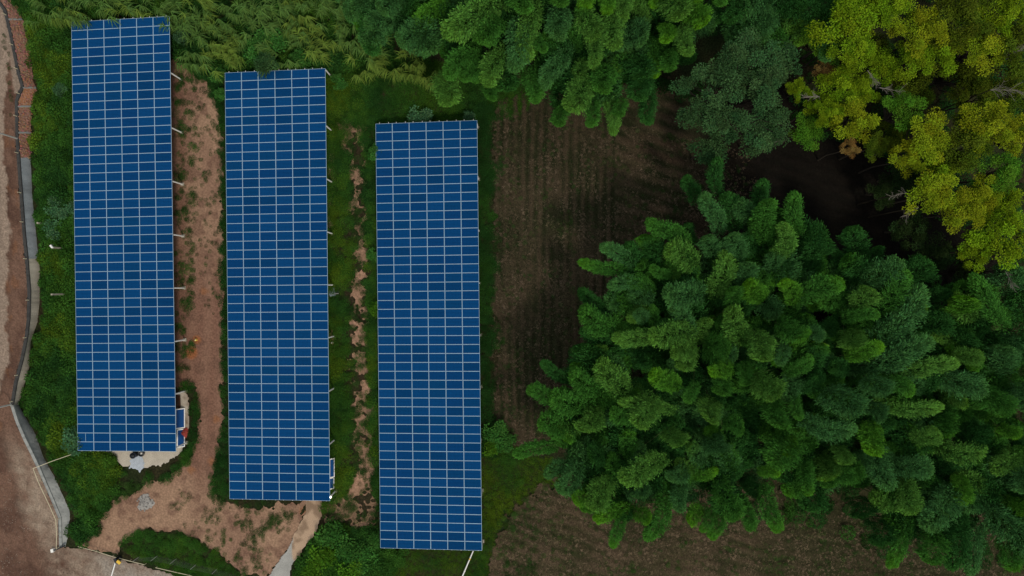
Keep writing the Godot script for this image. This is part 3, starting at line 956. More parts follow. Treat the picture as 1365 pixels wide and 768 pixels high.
func build_arrays() -> void:
	# corners of each table as surveyed: top left, top right, bottom left, bottom right; the right edge stands higher
	var tables := [
		[[94.5, 28.4], [226.1, 22.3], [103.6, 601.2], [234.5, 602.0], 1.45, 2.65, [107, 178, 247, 316, 385, 454, 522, 591], "leftmost long blue solar array, between the road and the dirt track"],
		[[299.3, 96.4], [434.0, 91.7], [306.0, 666.0], [439.7, 667.4], 1.5, 2.65, [102.5, 175, 243.7, 312.3, 380.6, 449, 518, 586.5, 655], "middle one of the three long blue solar arrays"],
		[[500.3, 165.0], [636.3, 160.3], [507.0, 731.0], [642.4, 734.0], 1.5, 2.65, [172, 240, 309, 378, 447, 516, 585, 654, 722], "rightmost long blue solar array, beside the ploughed field"]]
	for tb in tables:
		var tl := P(tb[0][0], tb[0][1], tb[4])
		var tr := P(tb[1][0], tb[1][1], tb[5])
		var bl := P(tb[2][0], tb[2][1], tb[4])
		var br := P(tb[3][0], tb[3][1], tb[5])
		var ce := (tl + tr + bl + br) * 0.25
		var ex := ((tr + br) - (tl + bl)) * 0.5
		var ez := ((bl + br) - (tl + tr)) * 0.5
		ez.y = 0.0
		var W := ex.length()
		var L := ez.length()
		var zd := ez.normalized()
		var xd := (ex - zd * ex.dot(zd)).normalized()
		var yd := zd.cross(xd)
		var o := thing("solar_array", Vector3(ce.x, 0, ce.z))
		tag(o, tb[7], "solar array", "three long solar arrays on steel posts")
		var deck := Transform3D(Basis(xd, yd, zd), Vector3(0, ce.y, 0))
		var cp := W / 6.0
		var rp := L / 48.0
		var pms: Array = []
		for k in 5:
			var gm: StandardMaterial3D = M.glass.duplicate()
			var tone: float = [0.90, 0.95, 0.98, 1.0, 0.93][k]
			gm.albedo_color = Color(tone, tone * [1.0, 0.98, 1.0, 1.0, 1.02][k], tone)
			pms.append(panel_mesh(cp - 0.02, rp - 0.016, gm))
		for j in 48:
			for i in 6:
				var q := MeshInstance3D.new()
				q.mesh = pms[[0, 1, 2, 3, 3, 2, 4, 1][rng.randi() % 8]]
				q.name = "solar_panel"
				q.transform = deck * Transform3D(Basis(Vector3.RIGHT, rng.randf_range(-0.004, 0.004)) * Basis(Vector3.FORWARD, rng.randf_range(-0.003, 0.003)), Vector3((i - 2.5) * cp, rng.randf_range(-0.003, 0.003), (j - 23.5) * rp))
				o.add_child(q, true)
				if i == 0 and j == 46 and tb[0][0] < 120.0:
					var seam := MB.new()
					seam.box(Transform3D(Basis(), Vector3(0, -0.001, 0)), Vector3(0.03, 0.006, rp - 0.07), Color.WHITE, false)
					obj("seam", seam.done(M.alu), null, q)
					q.set_meta("label", "panel with a pale seam down its middle")
		for i in 6:
			for s in [-0.27, 0.27]:
				var b := MB.new()
				var xx: float = (i - 2.5 + s) * cp
				b.bar(deck * Vector3(xx, -0.09, -L * 0.5 - 0.16), deck * Vector3(xx, -0.09, L * 0.5 + 0.05), 0.06, 0.08)
				obj("purlin", b.done(M.steel), null, o)
		for v in tb[6]:
			var zz := P(0, v).z - ce.z
			var edge := W * 0.5 - 0.08
			var b := MB.new()
			b.bar(deck * Vector3(-W * 0.5 + 0.25, -0.2, zz), deck * Vector3(W * 0.5 - 0.02, -0.2, zz), 0.09, 0.12)
			obj("rafter", b.done(M.steel), null, o)
			for xx in [-W * 0.5 + 1.2, edge]:
				var tp := deck * Vector3(xx, -0.25, zz)
				var lm := MB.new()
				lm.tube(PackedVector3Array([Vector3(tp.x, 0.0, tp.z), tp]), 0.085, 0.085, 10, Color.WHITE)
				var pst := obj("support_post", lm.done(M.white_paint), null, o)
				var ft := MB.new()
				ft.box(Transform3D(Basis(), Vector3(tp.x, 0.06, tp.z)), Vector3(0.4, 0.2, 0.4))
				obj("footing", ft.done(M.post), null, pst)

# ------------------------------------------------------------------ bamboo
var plumes: Array = []
var limeplumes: Array = []

func culm_to(o: Node3D, tip: Vector3, root: Vector3, wid: float, mat: Material, lime: bool) -> void:
	# one leafy culm of a clump: the bare stem from the ground, and its arching foliage
	var base := Vector3(rng.randf_range(-1.3, 1.3), 0.0, rng.randf_range(-1.3, 1.3))
	var d := tip - root
	var flat := Vector3(d.x, 0, d.z)
	var ln := maxf(flat.length(), 1.2)
	flat = flat.normalized()
	root -= flat * ln * 0.35
	ln *= 1.35
	var rl := root - o.position
	var stem := MB.new()
	var pts := PackedVector3Array()
	var ctl := Vector3(base.x, rl.y * 0.6, base.z)
	for k in 7:
		var t := k / 6.0
		pts.push_back(base * (1 - t) * (1 - t) + ctl * (2.0 * t * (1 - t)) + rl * (t * t))
	pts.push_back(rl + flat * ln * 0.5 + Vector3(0, 1.0, 0))
	stem.tube(pts, 0.055, 0.02, 6, Color.WHITE)
	var s := obj("leafy_culm", stem.done(M.culm), null, o)
	var set: Array = limeplumes if lime else plumes
	var m: Mesh = set[rng.randi() % set.size()]
	var fo := obj("foliage", m, mat, s)
	var yaw := atan2(-flat.z, flat.x)
	var ws := wid / 2.75
	fo.transform = Transform3D(Basis(Vector3.UP, yaw) * Basis.from_scale(Vector3(ln / 5.2, ws * rng.randf_range(0.9, 1.1), ws * (1.0 if rng.randf() < 0.5 else -1.0))), rl)

func build_bamboo() -> void:
	for k in 6:
		plumes.append(plume_mesh(100 + k, false))
	for k in 3:
		limeplumes.append(plume_mesh(200 + k, true))
	var mats := [M.l_dark, M.l_mid, M.l_light, M.l_blue, M.l_lime, M.l_mid]
	# clumps: centre at canopy height, then label
	var big := [
		[868, 378, "dark green bamboo clump on the field's edge, upper left of the big grove"],
		[1012, 330, "bamboo clump with upright plumes at the big grove's top, below the grey green tree"],
		[1160, 400, "bamboo clump with long pale feathery plumes at the upper right of the big grove"],
		[1305, 430, "dark bamboo clump at the right edge, under the yellow trees"],
		[785, 530, "bamboo clump reaching furthest left into the ploughed field"],
		[925, 455, "bamboo clump with broad light green plumes left of the grove's centre"],
		[1070, 485, "bamboo clump in the very centre of the big grove"],
		[1225, 525, "bamboo clump with long sideways plumes right of the grove's centre"],
		[825, 635, "bamboo clump at the lower left tip of the grove, over the mossy grass"],
		[965, 630, "bamboo clump whose narrow plumes hang over the lower field"],
		[1090, 605, "bamboo clump at the bottom middle of the grove, above the field's inlet"],
		[1215, 665, "bamboo clump with bluish plumes at the lower right of the grove"],
		[1325, 640, "dark bamboo clump in the lower right corner"]]
	# plumes: tip u, v, root u, v, width in px, tone (0 dark 1 green 2 light 3 grey green 4 lime 5 green with lime tip)
	var pl := [
		773,351,822,360,20,5, 801,330,840,352,22,3, 862,298,902,317,24,1, 885,335,915,345,36,2, 846,342,868,350,20,0, 833,372,860,382,20,1, 812,375,845,378,22,3, 770,392,800,408,22,0, 866,361,885,366,18,1, 884,385,920,392,34,3,
		1010,241,1010,275,24,0, 1050,259,1054,300,26,1, 1012,269,1012,300,38,1, 935,260,952,298,24,3, 962,260,975,295,26,0, 1052,300,1037,335,28,2, 1073,312,1075,345,28,0, 942,314,945,335,26,3, 975,312,978,340,26,3, 962,335,954,380,28,2,
		993,350,990,372,26,3, 1024,338,1024,358,26,3, 1049,371,1053,395,24,4, 1114,369,1072,390,28,5, 1118,333,1110,352,24,0, 1134,303,1132,335,30,0, 990,378,1005,395,30,4, 972,385,975,400,24,1, 909,302,915,322,24,0, 1104,318,1090,335,26,0,
		1193,349,1155,372,38,3, 1205,363,1175,400,30,1, 1228,390,1172,440,40,3, 1158,385,1140,405,30,2, 1169,413,1130,420,22,1, 1232,450,1167,478,36,3, 1176,462,1135,470,22,4, 1280,395,1268,412,34,4, 1290,372,1318,420,26,1, 1255,420,1225,432,34,0,
		1285,445,1265,455,34,0, 1350,390,1345,430,40,0, 1305,470,1275,475,24,2, 1332,460,1318,485,34,3, 1165,332,1160,345,22,0, 1250,385,1235,395,28,0,
		770,420,805,435,32,1, 818,448,862,450,22,2, 865,447,905,443,28,2, 868,407,872,435,14,1, 851,412,855,425,18,3, 720,488,755,503,20,0, 757,502,790,515,30,1, 795,482,822,515,32,2, 703,520,732,527,22,1, 735,522,775,538,32,1,
		812,466,850,465,22,0, 868,495,892,510,26,4, 828,531,878,540,20,2, 814,548,840,555,24,1, 850,568,862,535,30,2, 780,575,790,548,38,2, 718,563,748,562,28,1, 893,468,915,460,28,2, 893,408,915,435,24,3,
		962,415,980,445,38,2, 1012,480,1005,450,36,2, 1065,455,1040,435,30,5, 1095,447,1078,443,18,3, 1080,473,1052,493,20,1, 1042,488,1040,465,18,3, 950,503,965,487,24,4, 935,555,942,535,34,2, 918,538,922,515,18,1, 1032,526,1010,505,34,2,
		993,514,990,490,20,1, 1030,568,1025,540,36,1, 990,568,968,560,26,1, 1105,488,1118,487,24,0, 1092,505,1065,517,18,0, 1128,553,1105,523,46,3, 1135,578,1080,565,28,3, 1135,463,1125,445,32,2, 1062,560,1055,532,18,1, 956,525,962,505,26,1,
		1275,482,1205,490,24,2, 1305,523,1256,502,30,3, 1216,522,1180,507,26,5, 1175,527,1155,507,30,3, 1253,548,1183,540,24,2, 1332,552,1307,525,36,1, 1245,570,1220,582,26,2, 1178,552,1160,542,26,3, 1149,600,1153,570,36,4, 1307,605,1256,598,30,2,
		1237,629,1195,617,30,3, 1359,583,1335,570,18,4, 1322,628,1340,605,24,2, 1300,582,1280,575,34,0, 1362,550,1350,520,36,3,
		685,600,727,593,22,1, 725,628,750,618,22,3, 742,650,768,624,30,3, 765,668,780,655,24,4, 785,675,805,645,36,2, 792,688,828,675,20,4, 818,731,825,692,16,5, 868,720,882,670,26,1, 826,636,868,615,28,2, 853,663,853,642,24,3,
		893,642,908,622,26,3, 897,678,903,645,26,3, 785,610,800,600,30,0, 790,622,795,600,18,0, 902,594,892,575,28,2, 862,690,850,680,24,4,
		954,720,957,680,20,5, 936,710,945,685,14,5, 978,688,960,648,30,1, 999,707,988,670,20,1, 1030,708,1017,660,24,5, 1072,658,1066,620,26,5, 915,690,928,678,24,4, 958,628,928,632,16,4, 955,602,945,585,34,3, 1027,620,1040,590,46,1,
		1047,608,1052,588,20,4, 1040,630,1015,625,18,4, 1120,618,1115,598,24,2, 1135,640,1105,625,26,1,
		1170,650,1160,605,32,3, 1172,720,1162,692,32,0, 1182,752,1203,695,22,5, 1228,702,1250,660,34,3, 1237,748,1235,715,36,1, 1285,761,1292,710,26,3, 1264,755,1270,695,26,0, 1275,670,1275,642,24,4, 1350,757,1330,720,26,5, 1362,745,1325,690,40,3,
		1215,680,1195,645,36,2, 1150,683,1140,665,40,0, 1360,655,1345,625,36,3, 1358,678,1340,665,26,4, 1298,658,1300,630,20,0,
		912,236,922,262,20,0, 950,212,950,248,22,0]
	grove(big, pl, mats, 9.8, 12.8, "bamboo clumps of the big dark grove", 5, Vector2(1040, 500), Vector2(340, 230), poly([800, 430, 850, 370, 930, 335, 1010, 305, 1090, 335, 1160, 370, 1240, 410, 1330, 430, 1380, 460, 1380, 715, 1300, 705, 1210, 680, 1140, 630, 1040, 600, 960, 645, 870, 660, 800, 635, 745, 595, 745, 535]))
	var up := [
		[530, 12, "greyish green bamboo clump at the top edge, right of the reeds"],
		[655, 55, "bamboo clump at the top edge whose plumes reach down behind the right array"],
		[765, 75, "light green bamboo clump hanging over the top of the ploughed field"],
		[865, 45, "bright lime green bamboo clump at the top edge, left of the grey green tree"],
		[1020, 8, "dark bamboo clump at the top edge behind the grey green tree"]]
	var pu := [
		487,35,527,28,28,3, 505,15,530,5,30,3, 554,45,585,15,26,4, 592,46,650,20,44,2, 530,55,560,48,36,3, 597,142,597,112,30,2, 590,97,625,80,30,1, 653,117,668,78,30,2, 682,95,692,48,28,3, 705,82,708,25,28,2, 650,132,655,120,22,1, 712,137,706,105,26,1,
		742,55,742,25,30,3, 722,70,715,55,18,1, 722,115,748,78,26,3, 798,90,788,60,24,2, 775,105,772,90,22,2, 795,55,780,28,30,2, 778,12,778,-8,24,4, 808,18,808,0,20,4, 828,27,828,0,24,2, 822,66,812,35,28,2, 862,55,840,42,30,3, 888,57,886,42,24,4, 910,74,908,48,26,2,
		935,37,918,22,28,4, 900,30,890,10,34,2, 873,103,868,88,20,4, 850,110,845,88,40,0, 895,95,888,78,26,1, 756,148,778,122,36,2, 747,168,747,150,22,1, 787,168,790,140,20,1, 817,178,812,136,18,2, 864,165,860,130,22,0, 828,155,825,140,20,1, 925,10,925,-8,24,4, 872,8,870,-12,18,4,
		975,35,978,10,30,0, 1030,15,1012,30,22,3, 950,32,950,15,18,0, 1096,28,1092,2,26,0, 1090,78,1102,45,28,3, 640,60,660,40,34,1, 620,110,635,95,24,1, 690,20,690,-5,34,1, 740,10,740,-10,30,1, 960,8,965,-15,28,1, 850,135,850,110,30,0, 800,125,800,100,32,1]
	grove(up, pu, [M.l_dark, M.l_mid, M.l_light, M.l_blue, M.l_lime, M.l_mid], 9.0, 11.5, "bamboo clumps along the top edge", 13, Vector2(760, -10), Vector2(330, 170), poly([500, -20, 920, -20, 880, 50, 850, 100, 790, 120, 720, 90, 600, 50]))

func grove(cl: Array, pl: Array, mats: Array, hlo: float, hhi: float, group: String, fill: int, mid: Vector2, span: Vector2, area: PackedVector2Array) -> void:
	var nodes: Array = []
	for c in cl:
		var b := P(c[0], c[1], 9.0); b.y = 0.0
		var o := thing("bamboo_clump", b)
		tag(o, c[2], "bamboo", group)
		nodes.append(o)
	for k in range(0, pl.size(), 6):
		var best := 0
		var bd := 1e9
		for j in cl.size():
			var d := Vector2(pl[k + 2] - cl[j][0], pl[k + 3] - cl[j][1]).length()
			if d < bd:
				bd = d; best = j
		var e := Vector2((pl[k] - mid.x) / span.x, (pl[k + 1] - mid.y) / span.y).length()
		var h := lerpf(hhi, hlo, clampf(e, 0, 1)) + rng.randf_range(-0.6, 0.6)
		if pl[k + 5] == 0: h -= 1.3
		var tone: int = pl[k + 5]
		culm_to(nodes[best], P(pl[k], pl[k + 1], h), P(pl[k + 2], pl[k + 3], h - 1.2), pl[k + 4] * (CAM_H - h) / FOCAL * (1.05 if pl[k + 4] < 28 else (1.12 if pl[k + 4] < 36 else 0.98)), mats[tone], tone >= 4)
	for j in cl.size():      # culms of middle height between the tall ones
		for q in 11:
			var a := rng.randf() * TAU
			var r0 := rng.randf_range(6, 46)
			var u: float = cl[j][0] + cos(a) * r0
			var v: float = cl[j][1] + sin(a) * r0
			var e := Vector2((u - mid.x) / span.x, (v - mid.y) / span.y).length()
			var h := lerpf(hhi, hlo, clampf(e, 0, 1)) - rng.randf_range(1.2, 2.6)
			culm_to(nodes[j], P(u + cos(a) * 26, v + sin(a) * 26, h), P(u, v, h - 1.1), rng.randf_range(1.9, 2.7), mats[[0, 1, 1, 2, 3, 5][rng.randi() % 6]], rng.randf() < 0.4)
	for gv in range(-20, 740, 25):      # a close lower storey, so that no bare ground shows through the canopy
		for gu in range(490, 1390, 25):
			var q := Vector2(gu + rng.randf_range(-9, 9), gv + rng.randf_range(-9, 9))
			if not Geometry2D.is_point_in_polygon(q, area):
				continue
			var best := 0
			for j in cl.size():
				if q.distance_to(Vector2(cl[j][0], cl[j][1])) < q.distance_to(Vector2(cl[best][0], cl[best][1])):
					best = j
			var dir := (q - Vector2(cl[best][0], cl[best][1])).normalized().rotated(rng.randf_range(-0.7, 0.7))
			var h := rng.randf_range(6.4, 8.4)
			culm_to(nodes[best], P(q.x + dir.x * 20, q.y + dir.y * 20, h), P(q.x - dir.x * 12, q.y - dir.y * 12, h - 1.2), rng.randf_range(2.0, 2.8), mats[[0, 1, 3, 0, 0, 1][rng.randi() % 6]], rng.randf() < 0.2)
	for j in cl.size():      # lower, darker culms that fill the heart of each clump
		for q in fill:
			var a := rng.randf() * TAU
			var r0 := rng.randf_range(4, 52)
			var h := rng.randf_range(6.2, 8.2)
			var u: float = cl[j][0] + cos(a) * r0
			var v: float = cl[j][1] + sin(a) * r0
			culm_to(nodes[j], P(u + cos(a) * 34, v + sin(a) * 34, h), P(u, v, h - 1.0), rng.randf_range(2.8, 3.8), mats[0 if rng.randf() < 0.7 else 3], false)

# ------------------------------------------------------------------ trees
func tree(called: String, u: float, v: float, h: float, r: float, cm: Array, base_r: float, mat: Material, label: String, group: String) -> void:
	var top := P(u, v, h)
	var o := thing(called, Vector3(top.x, 0, top.z), rng.randf() * TAU)
	tag(o, label, "tree", group)
	var s := r / base_r
	var tr := MB.new()
	var y := h - 2.2 * s
	tr.tube(PackedVector3Array([Vector3(0, -0.1, 0), Vector3(0.15, y * 0.35, 0.1), Vector3(-0.05, y * 0.7, 0), Vector3(0, y, 0)]), 0.06 + 0.05 * s * base_r * 0.5, 0.06, 8, Color.WHITE)
	obj("trunk", tr.done(M.bark), null, o)
	var cr := obj("crown", cm[0], mat, o)
	cr.transform = Transform3D(Basis.from_scale(Vector3(s, s * 0.9, s)), Vector3(0, y, 0))
	if cm[1]:
		var lb := obj("branch", cm[1], M.bark, o)
		lb.transform = cr.transform

func build_trees() -> void:
	var big := crown_mesh(31, 135, 210, 6.5, 4.6, 0.19, 0.11, 0.72, true)
	tree("broadleaf_tree", 985, 127, 11.5, 6.9, big, 6.6, M.l_grey, "large grey green broadleaf tree with a clumpy round crown, above the big grove", "")
	var sm := crown_mesh(32, 26, 110, 2.4, 1.6, 0.24, 0.15, 0.8, true)
	tree("broadleaf_tree", 1022, 175, 8.5, 2.0, sm, 2.4, M.l_grey, "smaller grey green tree tucked below the large round crown", "")
	tree("broadleaf_tree", 1046, 76, 10.0, 2.6, sm, 2.4, M.l_grey, "grey green tree at the upper right of the large round crown", "")
	tree("broadleaf_tree", 950, 192, 8.5, 2.2, sm, 2.4, M.l_grey, "small grey green tree at the lower left of the large round crown", "")
	var va: Array = []
	for k in 4:
		va.append(crown_mesh(40 + k, 27, 210, 2.9, 3.8, 0.17, 0.11, 0.66, true))
	var gy := "yellowing trees in the top right corner"
	var ys := [
		[1130, 30, 11, 38, 0, "lime yellow tree at the left of the yellow wood, top edge"], [1143, 68, 11, 27, 0, "yellow green tree below the lime yellow one, left of the bare pale branch"], [1192, 10, 11.5, 30, 0, "bright yellow green tree at the top edge, above the pale bare tree"],
		[1165, 62, 6.5, 24, 2, "low olive tree in the dark gap left of the pale bare tree"], [1232, 42, 12, 32, 3, "pale yellow tree with a long crown in the middle of the yellow wood's top"], [1290, 18, 12, 42, 2, "brownish olive tree at the top edge, near the right corner"],
		[1222, 78, 10, 26, 0, "yellow green tree under the long pale yellow crown"], [1120, 115, 9.5, 26, 0, "yellow green tree with tan tips, just right of the grey green tree"], [1066, 118, 8.5, 14, 0, "small bright yellow tree touching the grey green crown's right side"],
		[1141, 156, 10.5, 28, 1, "rounded golden tree at the lower left of the yellow wood"], [1108, 152, 10, 18, 0, "small yellow green tree left of the rounded golden tree"], [1205, 148, 10.5, 26, 4, "fresh green tree in the middle of the yellow wood"],
		[1238, 182, 11.5, 32, 1, "golden tree right of centre in the yellow wood"], [1214, 208, 10.5, 22, 1, "golden tree over the dark hollow, below the fresh green one"], [1290, 192, 11, 34, 2, "olive tree with a bare twig poking out, right of the golden pair"],
		[1322, 168, 12, 34, 1, "broad golden tree near the right edge, mid height"], [1338, 232, 10.5, 30, 4, "greener tree at the right edge below the broad golden tree"], [1248, 258, 11.5, 32, 1, "golden tree at the lower front, beside the white bare twigs"],
		[1285, 282, 11.5, 30, 1, "golden tree at the lowest front of the yellow wood"], [1336, 322, 11, 38, 0, "yellow green tree hanging over the bamboo at the right edge"], [1170, 193, 8.5, 18, 2, "small olive tree on the rim of the dark hollow"],
		[1078, 172, 7.5, 24, 4, "low fresh green tree beside the dark field corner"], [1348, 58, 10, 36, 2, "dull olive tree at the right edge near the top"], [1352, 125, 8, 30, 2, "dull olive tree at the right edge, below the other dull one"],
		[1220, 115, 6, 32, 2, "dark low olive tree behind the fresh green one"], [1284, 92, 6.5, 36, 2, "wide low olive tree in the shade right of the pale yellow crown"], [1340, 275, 9.5, 28, 0, "yellow green tree between the greener tree and the hanging one"],
		[1300, 335, 9.5, 22, 0, "small yellow green tree dangling over the dark bamboo clump"], [1262, 225, 9, 30, 0, "yellow green tree half hidden between the golden ones"], [1175, 90, 8, 26, 0, "low yellow green tree below the pale bare tree"],
		[1090, 48, 9.0, 22, 4, "fresh green tree between the dark bamboo and the yellow wood"], [1152, 118, 9.5, 24, 0, "yellow green tree above the rounded golden one"], 
		[1262, 66, 10.5, 28, 0, "yellow green tree right of the long pale yellow crown"], [1310, 62, 11.0, 30, 1, "golden brown tree below the brownish olive one"], [1345, 18, 11.0, 32, 0, "yellow green tree in the very top right corner"],
		[1160, 6, 10.5, 26, 0, "yellow green tree at the top edge between the two brightest ones"], [1312, 258, 10.5, 28, 1, "golden tree behind the lowest front one"], [1358, 182, 10.5, 26, 1, "golden tree at the right edge beside the broad one"], 
		[1092, 140, 8.5, 20, 0, "yellow green tree beside the grey twigs"],
		[1310, 130, 7.5, 28, 2, "olive tree around the white fallen branch"], [1190, 180, 6, 26, 2, "low dark olive tree below the fresh green one"], [1110, 60, 9, 24, 4, "green tree on the left rim of the yellow wood"], [1395, 200, 11, 45, 1, "golden tree just past the right edge"], [1395, 300, 10, 40, 0, "yellow green tree past the right edge by the bamboo"]]
	var mm := [M.l_yellow, M.l_yellow2, M.l_olive, M.l_yellow2, M.l_fresh]
	for y in ys:
		if y[0] > 1380: continue
		var rad: float = y[3] * (CAM_H - y[2]) / FOCAL
		tree("yellowing_tree", y[0], y[1], y[2], rad * 1.2, va[rng.randi() % 4], 2.9, mm[y[4]], y[5], gy)
	tree("tan_leaved_tree", 1135, 195, 8.0, 1.2, va[1], 2.9, M.l_tan, "thin tan leaved sapling hanging over the dark hollow", "")
	tree("tan_leaved_tree", 1100, 95, 8.0, 1.5, va[2], 2.9, M.l_tan, "tan brown sapling right of the large grey green tree", "")
	var low := [[1212, 305, 5.0, 30, "dark low tree in the hollow, below the white bare branches"], [1248, 338, 5.0, 30, "dark low tree at the hollow's lower end, above the bamboo"], [1182, 252, 4.5, 26, "dark low tree in the hollow, left of the white bare branches"], [1290, 362, 5.0, 28, "dark low tree between the bamboo and the lowest golden trees"], [1205, 232, 5.5, 26, "dark low tree under the golden trees at the hollow's rim"]]  # low trees added to fill the hollow's black shadow with dark foliage
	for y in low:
		tree("understorey_tree", y[0], y[1], y[2], y[3] * (CAM_H - y[2]) / FOCAL, va[rng.randi() % 4], 2.9, M.l_under_shade, y[4], "dark low trees in the hollow")
	# bare trees
	var bare := [[1187, 42, 1.5, -1.45, "pale leafless tree top standing straight in the dark gap of the yellow wood"], [1176, 115, 1.4, 0.3, "greyish bare tree top in the middle of the yellow wood"], [1160, 92, 1.2, 1.2, "small bare grey tree top above the greyish one"],
		[1212, 256, 1.5, 2.9, "white bare branches at the golden trees' edge, sticking into the dark hollow"], [1228, 276, 1.4, 2.6, "grey bare branches below the white ones"], [1325, 118, 1.9, 0.1, "white broken branch lying in the olive crown near the right edge"], [1340, 75, 2.0, -0.4, "grey bare branches spreading near the right edge"],
		[1095, 127, 1.3, 3.0, "grey leafless twigs between the grey green tree and the tan sapling"], [1345, 362, 1.2, 1.3, "pale bare twigs hanging at the right edge above the bamboo"], [1050, 180, 1.4, 2.6, "thin bare twigs at the lower right of the grey green tree"]]
	for b in bare:
		var h := 10.4
		var p := P(b[0], b[1], h)
		var o := thing("bare_tree", Vector3(p.x, 0, p.z))
		tag(o, b[4], "bare tree", "leafless trees among the yellow ones")
		var dir := Vector3(cos(b[3]), 0.25, sin(b[3])).normalized()
		var tm := MB.new()
		var top := Vector3(0, h - 0.5, 0)
		tm.tube(PackedVector3Array([Vector3.ZERO, Vector3(0.1, h * 0.5, -0.1), top]), 0.1, 0.045, 6, Color.WHITE)
		obj("trunk", tm.done(M.dark_bark), null, o)
		tm = MB.new()
		tm.tube(PackedVector3Array([top, top + dir * b[2] * 0.6 + Vector3(0, 0.1, 0), top + dir * b[2] * 1.35]), 0.045, 0.01, 6, Color.WHITE)
		obj("top", tm.done(M.pale_bark), null, o)
		for k in 18:
			var bm := MB.new()
			var st: Vector3 = top + dir * b[2] * rng.randf_range(0.0, 1.4)
			var bd := (dir + Vector3(rng.randf_range(-0.9, 0.9), rng.randf_range(-0.1, 0.5), rng.randf_range(-0.9, 0.9))).normalized()
			var ln: float = b[2] * rng.randf_range(0.25, 0.75)
			bm.tube(PackedVector3Array([st, st + bd * ln * 0.5 + Vector3(0, 0.08, 0), st + bd * ln]), 0.02, 0.005, 4, Color.WHITE)
			for q in 3:
				var s2: Vector3 = st + bd * ln * rng.randf_range(0.3, 0.9)
				bm.tube(PackedVector3Array([s2, s2 + (bd + Vector3(rng.randf_range(-0.8, 0.8), 0.1, rng.randf_range(-0.8, 0.8))).normalized() * ln * 0.4]), 0.014, 0.004, 3, Color.WHITE)
			obj("branch", bm.done(M.pale_bark), null, o)

# ------------------------------------------------------------------ reeds and shrubs
func build_reeds() -> void:
	var va: Array = []
	for k in 5:
		va.append(reed_mesh(60 + k))
	var pts := [
		[62, 8, "at the top left corner, beside the stone wall"], [84, 4, "at the top edge, left of the left array's corner"], [104, 12, "drooping over the left array's top left corner"], [128, 2, "behind the left array's second column of panels"], [150, 6, "behind the middle of the left array's top edge"], [176, 0, "behind the left array's fourth column of panels"], [202, 5, "behind the left array's top right corner"],
		[232, 12, "just right of the left array's top corner"], [240, 34, "right of the left array, second down from the top edge"], [262, 8, "at the top edge above the head of the dirt track"], [268, 38, "above the head of the dirt track, in the second row"], [256, 62, "at the head of the dirt track, lowest on its left side"], [286, 22, "between the two left arrays, near the top edge"], [292, 52, "in the middle of the thicket between the two left arrays"],
		[284, 78, "hanging over the head of the dirt track, lowest of all"], [312, 8, "at the top edge above the middle array's left corner"], [318, 36, "above the middle array's left corner, second row"], [314, 66, "close above the middle array's top left corner"], [340, 14, "at the top edge above the middle array's second column"], [366, 10, "at the top edge above the middle of the middle array"],
		[374, 72, "with spread blades, right of the grey bush on the middle array"], [392, 12, "at the top edge above the middle array's right half"], [400, 36, "right of the leafy gap above the middle array"], [420, 8, "at the top edge above the middle array's right corner"], [440, 20, "past the middle array's right corner, near the top edge"], [436, 46, "above the middle array's right corner, lower row"],
		[466, 12, "at the top edge, left of the greyish bamboo"], [470, 40, "above the dark lawn, left of the greyish bamboo"], [494, 58, "below the greyish bamboo, over the dark lawn"], [486, 80, "lowest one on the dark lawn's left"], [518, 82, "yellowish and drooping in the middle of the dark lawn's top"], [545, 78, "yellowish, over the dry patch of the dark lawn"], [572, 90, "right of the dry patch on the dark lawn"], [412, 62, "small, close above the middle array's right columns"], [346, 40, "in the leafy middle of the thicket"]]
	var k := 0
	for p in pts:
		var w := P(p[0], p[1], 2.6); w.y = 0.0
		var o := obj("reed_clump", va[k % 5], M.l_reed2 if (k % 4 == 1 or p[1] > 76) else M.l_reed)
		o.position = w
		var s := rng.randf_range(0.95, 1.2)
		o.transform = Transform3D(Basis(Vector3.UP, rng.randf_range(-1.2, 1.2)).scaled(Vector3(s, rng.randf_range(0.85, 1.05), s)), w)
		tag(o, "pale green reed clump " + p[2], "reeds", "tall reed clumps along the top edge")
		k += 1

